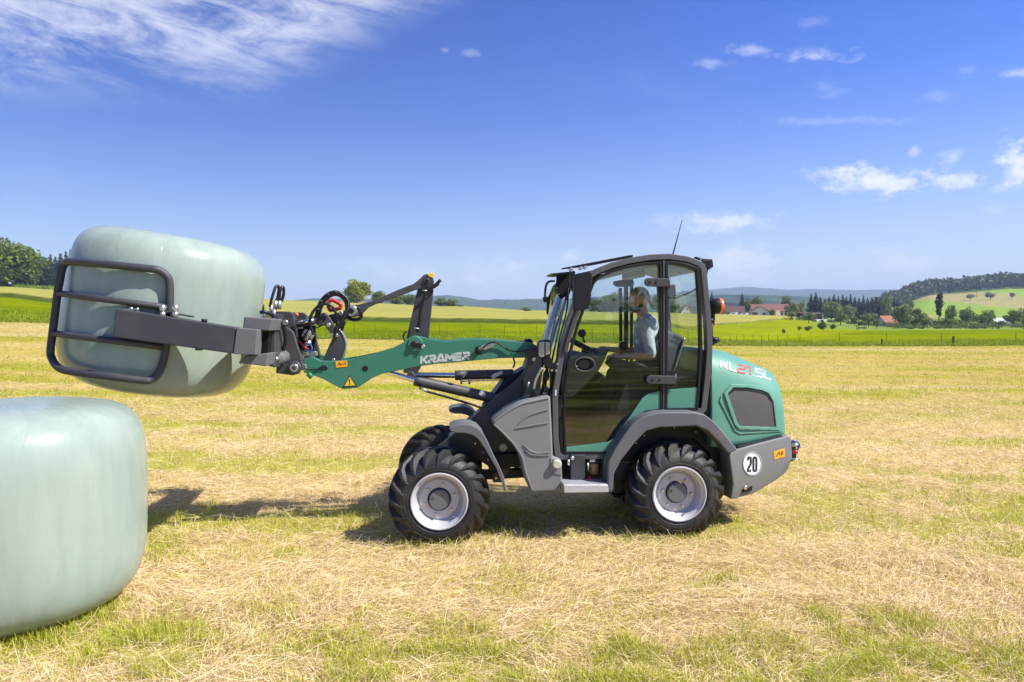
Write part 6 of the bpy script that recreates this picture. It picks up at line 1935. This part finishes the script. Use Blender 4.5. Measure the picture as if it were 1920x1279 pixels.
a2 = arm_box(2 * ((HB - O).dot(EY)) - 2 * LF - .0)
for (u, v, r, t) in [(246, 579, .016, 0), (258, 580, .012, 0), (383, 601, .022, 0)]:
    tube('arm_bolt', [H(u, v + 4, LF + .0), H(u, v - 3, LF + .0)], r, M['black'] if u > 300 else M['zinc'], a1, 10)
for u in (305, 329):
    tube('pivot_bolt', [H(u, 594, LF - .03), H(u, 585, LF - .03)], .022, M['zinc'], a1, 10)
    ball('pivot_nut', H(u, 578, LF - .03), .026, M['zinc'], a1, 1, 1, 1.2)
bar('spring_clip', [(226, 581), (258, 580)], 3, LF - .07, .02, M['zinc'], a1)
bar('index_plate', [(300, 583), (360, 594)], 3, LF - .02, .06, M['clamp'], a1)
tube('arm_underbolt', [H(373, 650, LF - .02), H(373, 657, LF - .02)], .03, M['clamp'], a1, 8)
# carriage with pivot lugs
LCg = .05
carr = ext('carriage', [(503, 600), (516, 588), (516, 690), (502, 686)], .10, 1.30, M['clamp'], CL, .008)
ext('pivot_lug', [(457, 593.5), (511, 598), (506, 621), (455, 616)], -.13, .34, M['clamp_light'], carr, .010)
ext('pivot_lug', [(446, 681), (458, 668), (503, 662), (500, 687)], -.13, .34, M['clamp_light'], carr, .010)
ext('pivot_block', [(478, 622), (506, 620), (503, 664), (476, 664)], .02, .18, M['black'], carr, .006)
tube('pivot_pin', [H(466, 612, -.04), H(466, 680, -.04)], .035, M['zinc'], carr, 14)
ball('pin_head', H(466, 611, -.06), .042, M['zinc'], carr, 1, 1, .45)
fr3 = [H(u, v, -.13) + EY * 1.50 for u, v in [(457, 593.5), (511, 598), (506, 621), (455, 616)]]
mk('pivot_lug', *prism(fr3, [p + EY * .3 for p in fr3]), M['clamp_light'], carr, .01)
fr3 = [H(u, v, -.13) + EY * 1.50 for u, v in [(446, 681), (458, 668), (503, 662), (500, 687)]]
mk('pivot_lug', *prism(fr3, [p + EY * .3 for p in fr3]), M['clamp_light'], carr, .01)
# hitch plates towards the boom
HP = [(514, 584), (540, 584), (547, 586), (551, 592), (552, 606), (549, 611), (543, 611), (541, 606), (537, 612), (549, 622), (553, 632), (557, 648), (566, 672), (568, 688), (560, 701), (549, 704), (517, 700), (518, 688), (503, 686), (510, 622)]
pl = ext('hitch_plate', HP, .40, .05, M['clamp'], CL, .008)
fr3 = [H(u, v, .40) for u, v in HP]
mk('hitch_plate', *prism([p + EY * .56 for p in fr3], [p + EY * .61 for p in fr3]), M['clamp'], CL, .008)
disc('hitch_pin', 551.5, 690, .365, .056, .04, M['clamp'], pl, 28)
disc('pin_ring', 551, 690, .355, .036, .02, M['zinc'], pl, 20)
disc('pin_head', 551, 690, .345, .020, .02, M['clamp'], pl, 14)
disc('bolt', 541, 690, .385, .009, .02, M['zinc'], pl, 10)
disc('bolt', 534.5, 605, .375, .024, .03, M['zinc'], pl, 16)
cyl = tube('clamp_cylinder', [H(512, 676, .22), H(534, 668, .36)], .055, M['clamp_light'], CL, 16)
tube('cylinder_nut', [H(512, 675, .18), H(524, 671, .26)], .034, M['zinc'], cyl, 10)
tube('cylinder_eye', [H(515, 674, .12), H(521, 672, .2)], .022, M['zinc'], cyl, 8)
hose('clamp_hose', [(488, 586, .05), (497, 585, .05), (511, 591, .10), (524, 603, .18), (533, 621, .26), (535, 640, .30), (531, 655, .32), (527, 664, .33)], .015, hz, CL)
hose('clamp_hose', [(506, 575, .30), (511, 555, .30), (516, 540, .32), (520, 536, .34), (523, 541, .36), (521, 556, .38), (518, 565, .38)], .013, hz, CL)
hose('clamp_hose', [(524, 565, .42), (525, 548, .42), (529, 538, .44), (532, 542, .46), (531, 556, .48), (527, 566, .48)], .013, hz, CL)
for (u, v) in [(517, 572), (509, 580), (524, 572), (514, 588), (495, 592)]:
    tube('hose_fitting', [H(u, v - 8, .34), H(u - 1, v + 8, .34)], .020, M['zinc'], CL, 8)
hose('far_clamp_hose', [(478, 590, 1.1), (482, 575, 1.1), (488, 568, 1.1), (493, 575, 1.1), (493, 588, 1.1)], .013, hz, CL)

# ------------------------------------------------------------------ air
Vh, Fh = box_geo(Vector((0, 3300, 170)), 16400, 10500, 1, Vector((1, 0, 0)), Vector((0, 1, 0)), EZ)
lo, hi = -60.0, 420.0
Vh = [Vector((p.x, p.y, lo if p.z < 170 else hi)) for p in Vh]
hzm = bpy.data.materials.new('air_haze'); hzm.use_nodes = True
N_, K_ = hzm.node_tree.nodes, hzm.node_tree.links; N_.clear()
ho = N_.new('ShaderNodeOutputMaterial'); pv = N_.new('ShaderNodeVolumePrincipled')
pv.inputs['Color'].default_value = (0.58, 0.73, 1.0, 1)
pv.inputs['Density'].default_value = 0.00017
pv.inputs['Anisotropy'].default_value = 0.0
K_.new(pv.outputs[0], ho.inputs['Volume'])
hzo = mk('haze', Vh, Fh, hzm)
tag(hzo, 'thin pale blue summer haze over the far hills', 'haze', kind='stuff')
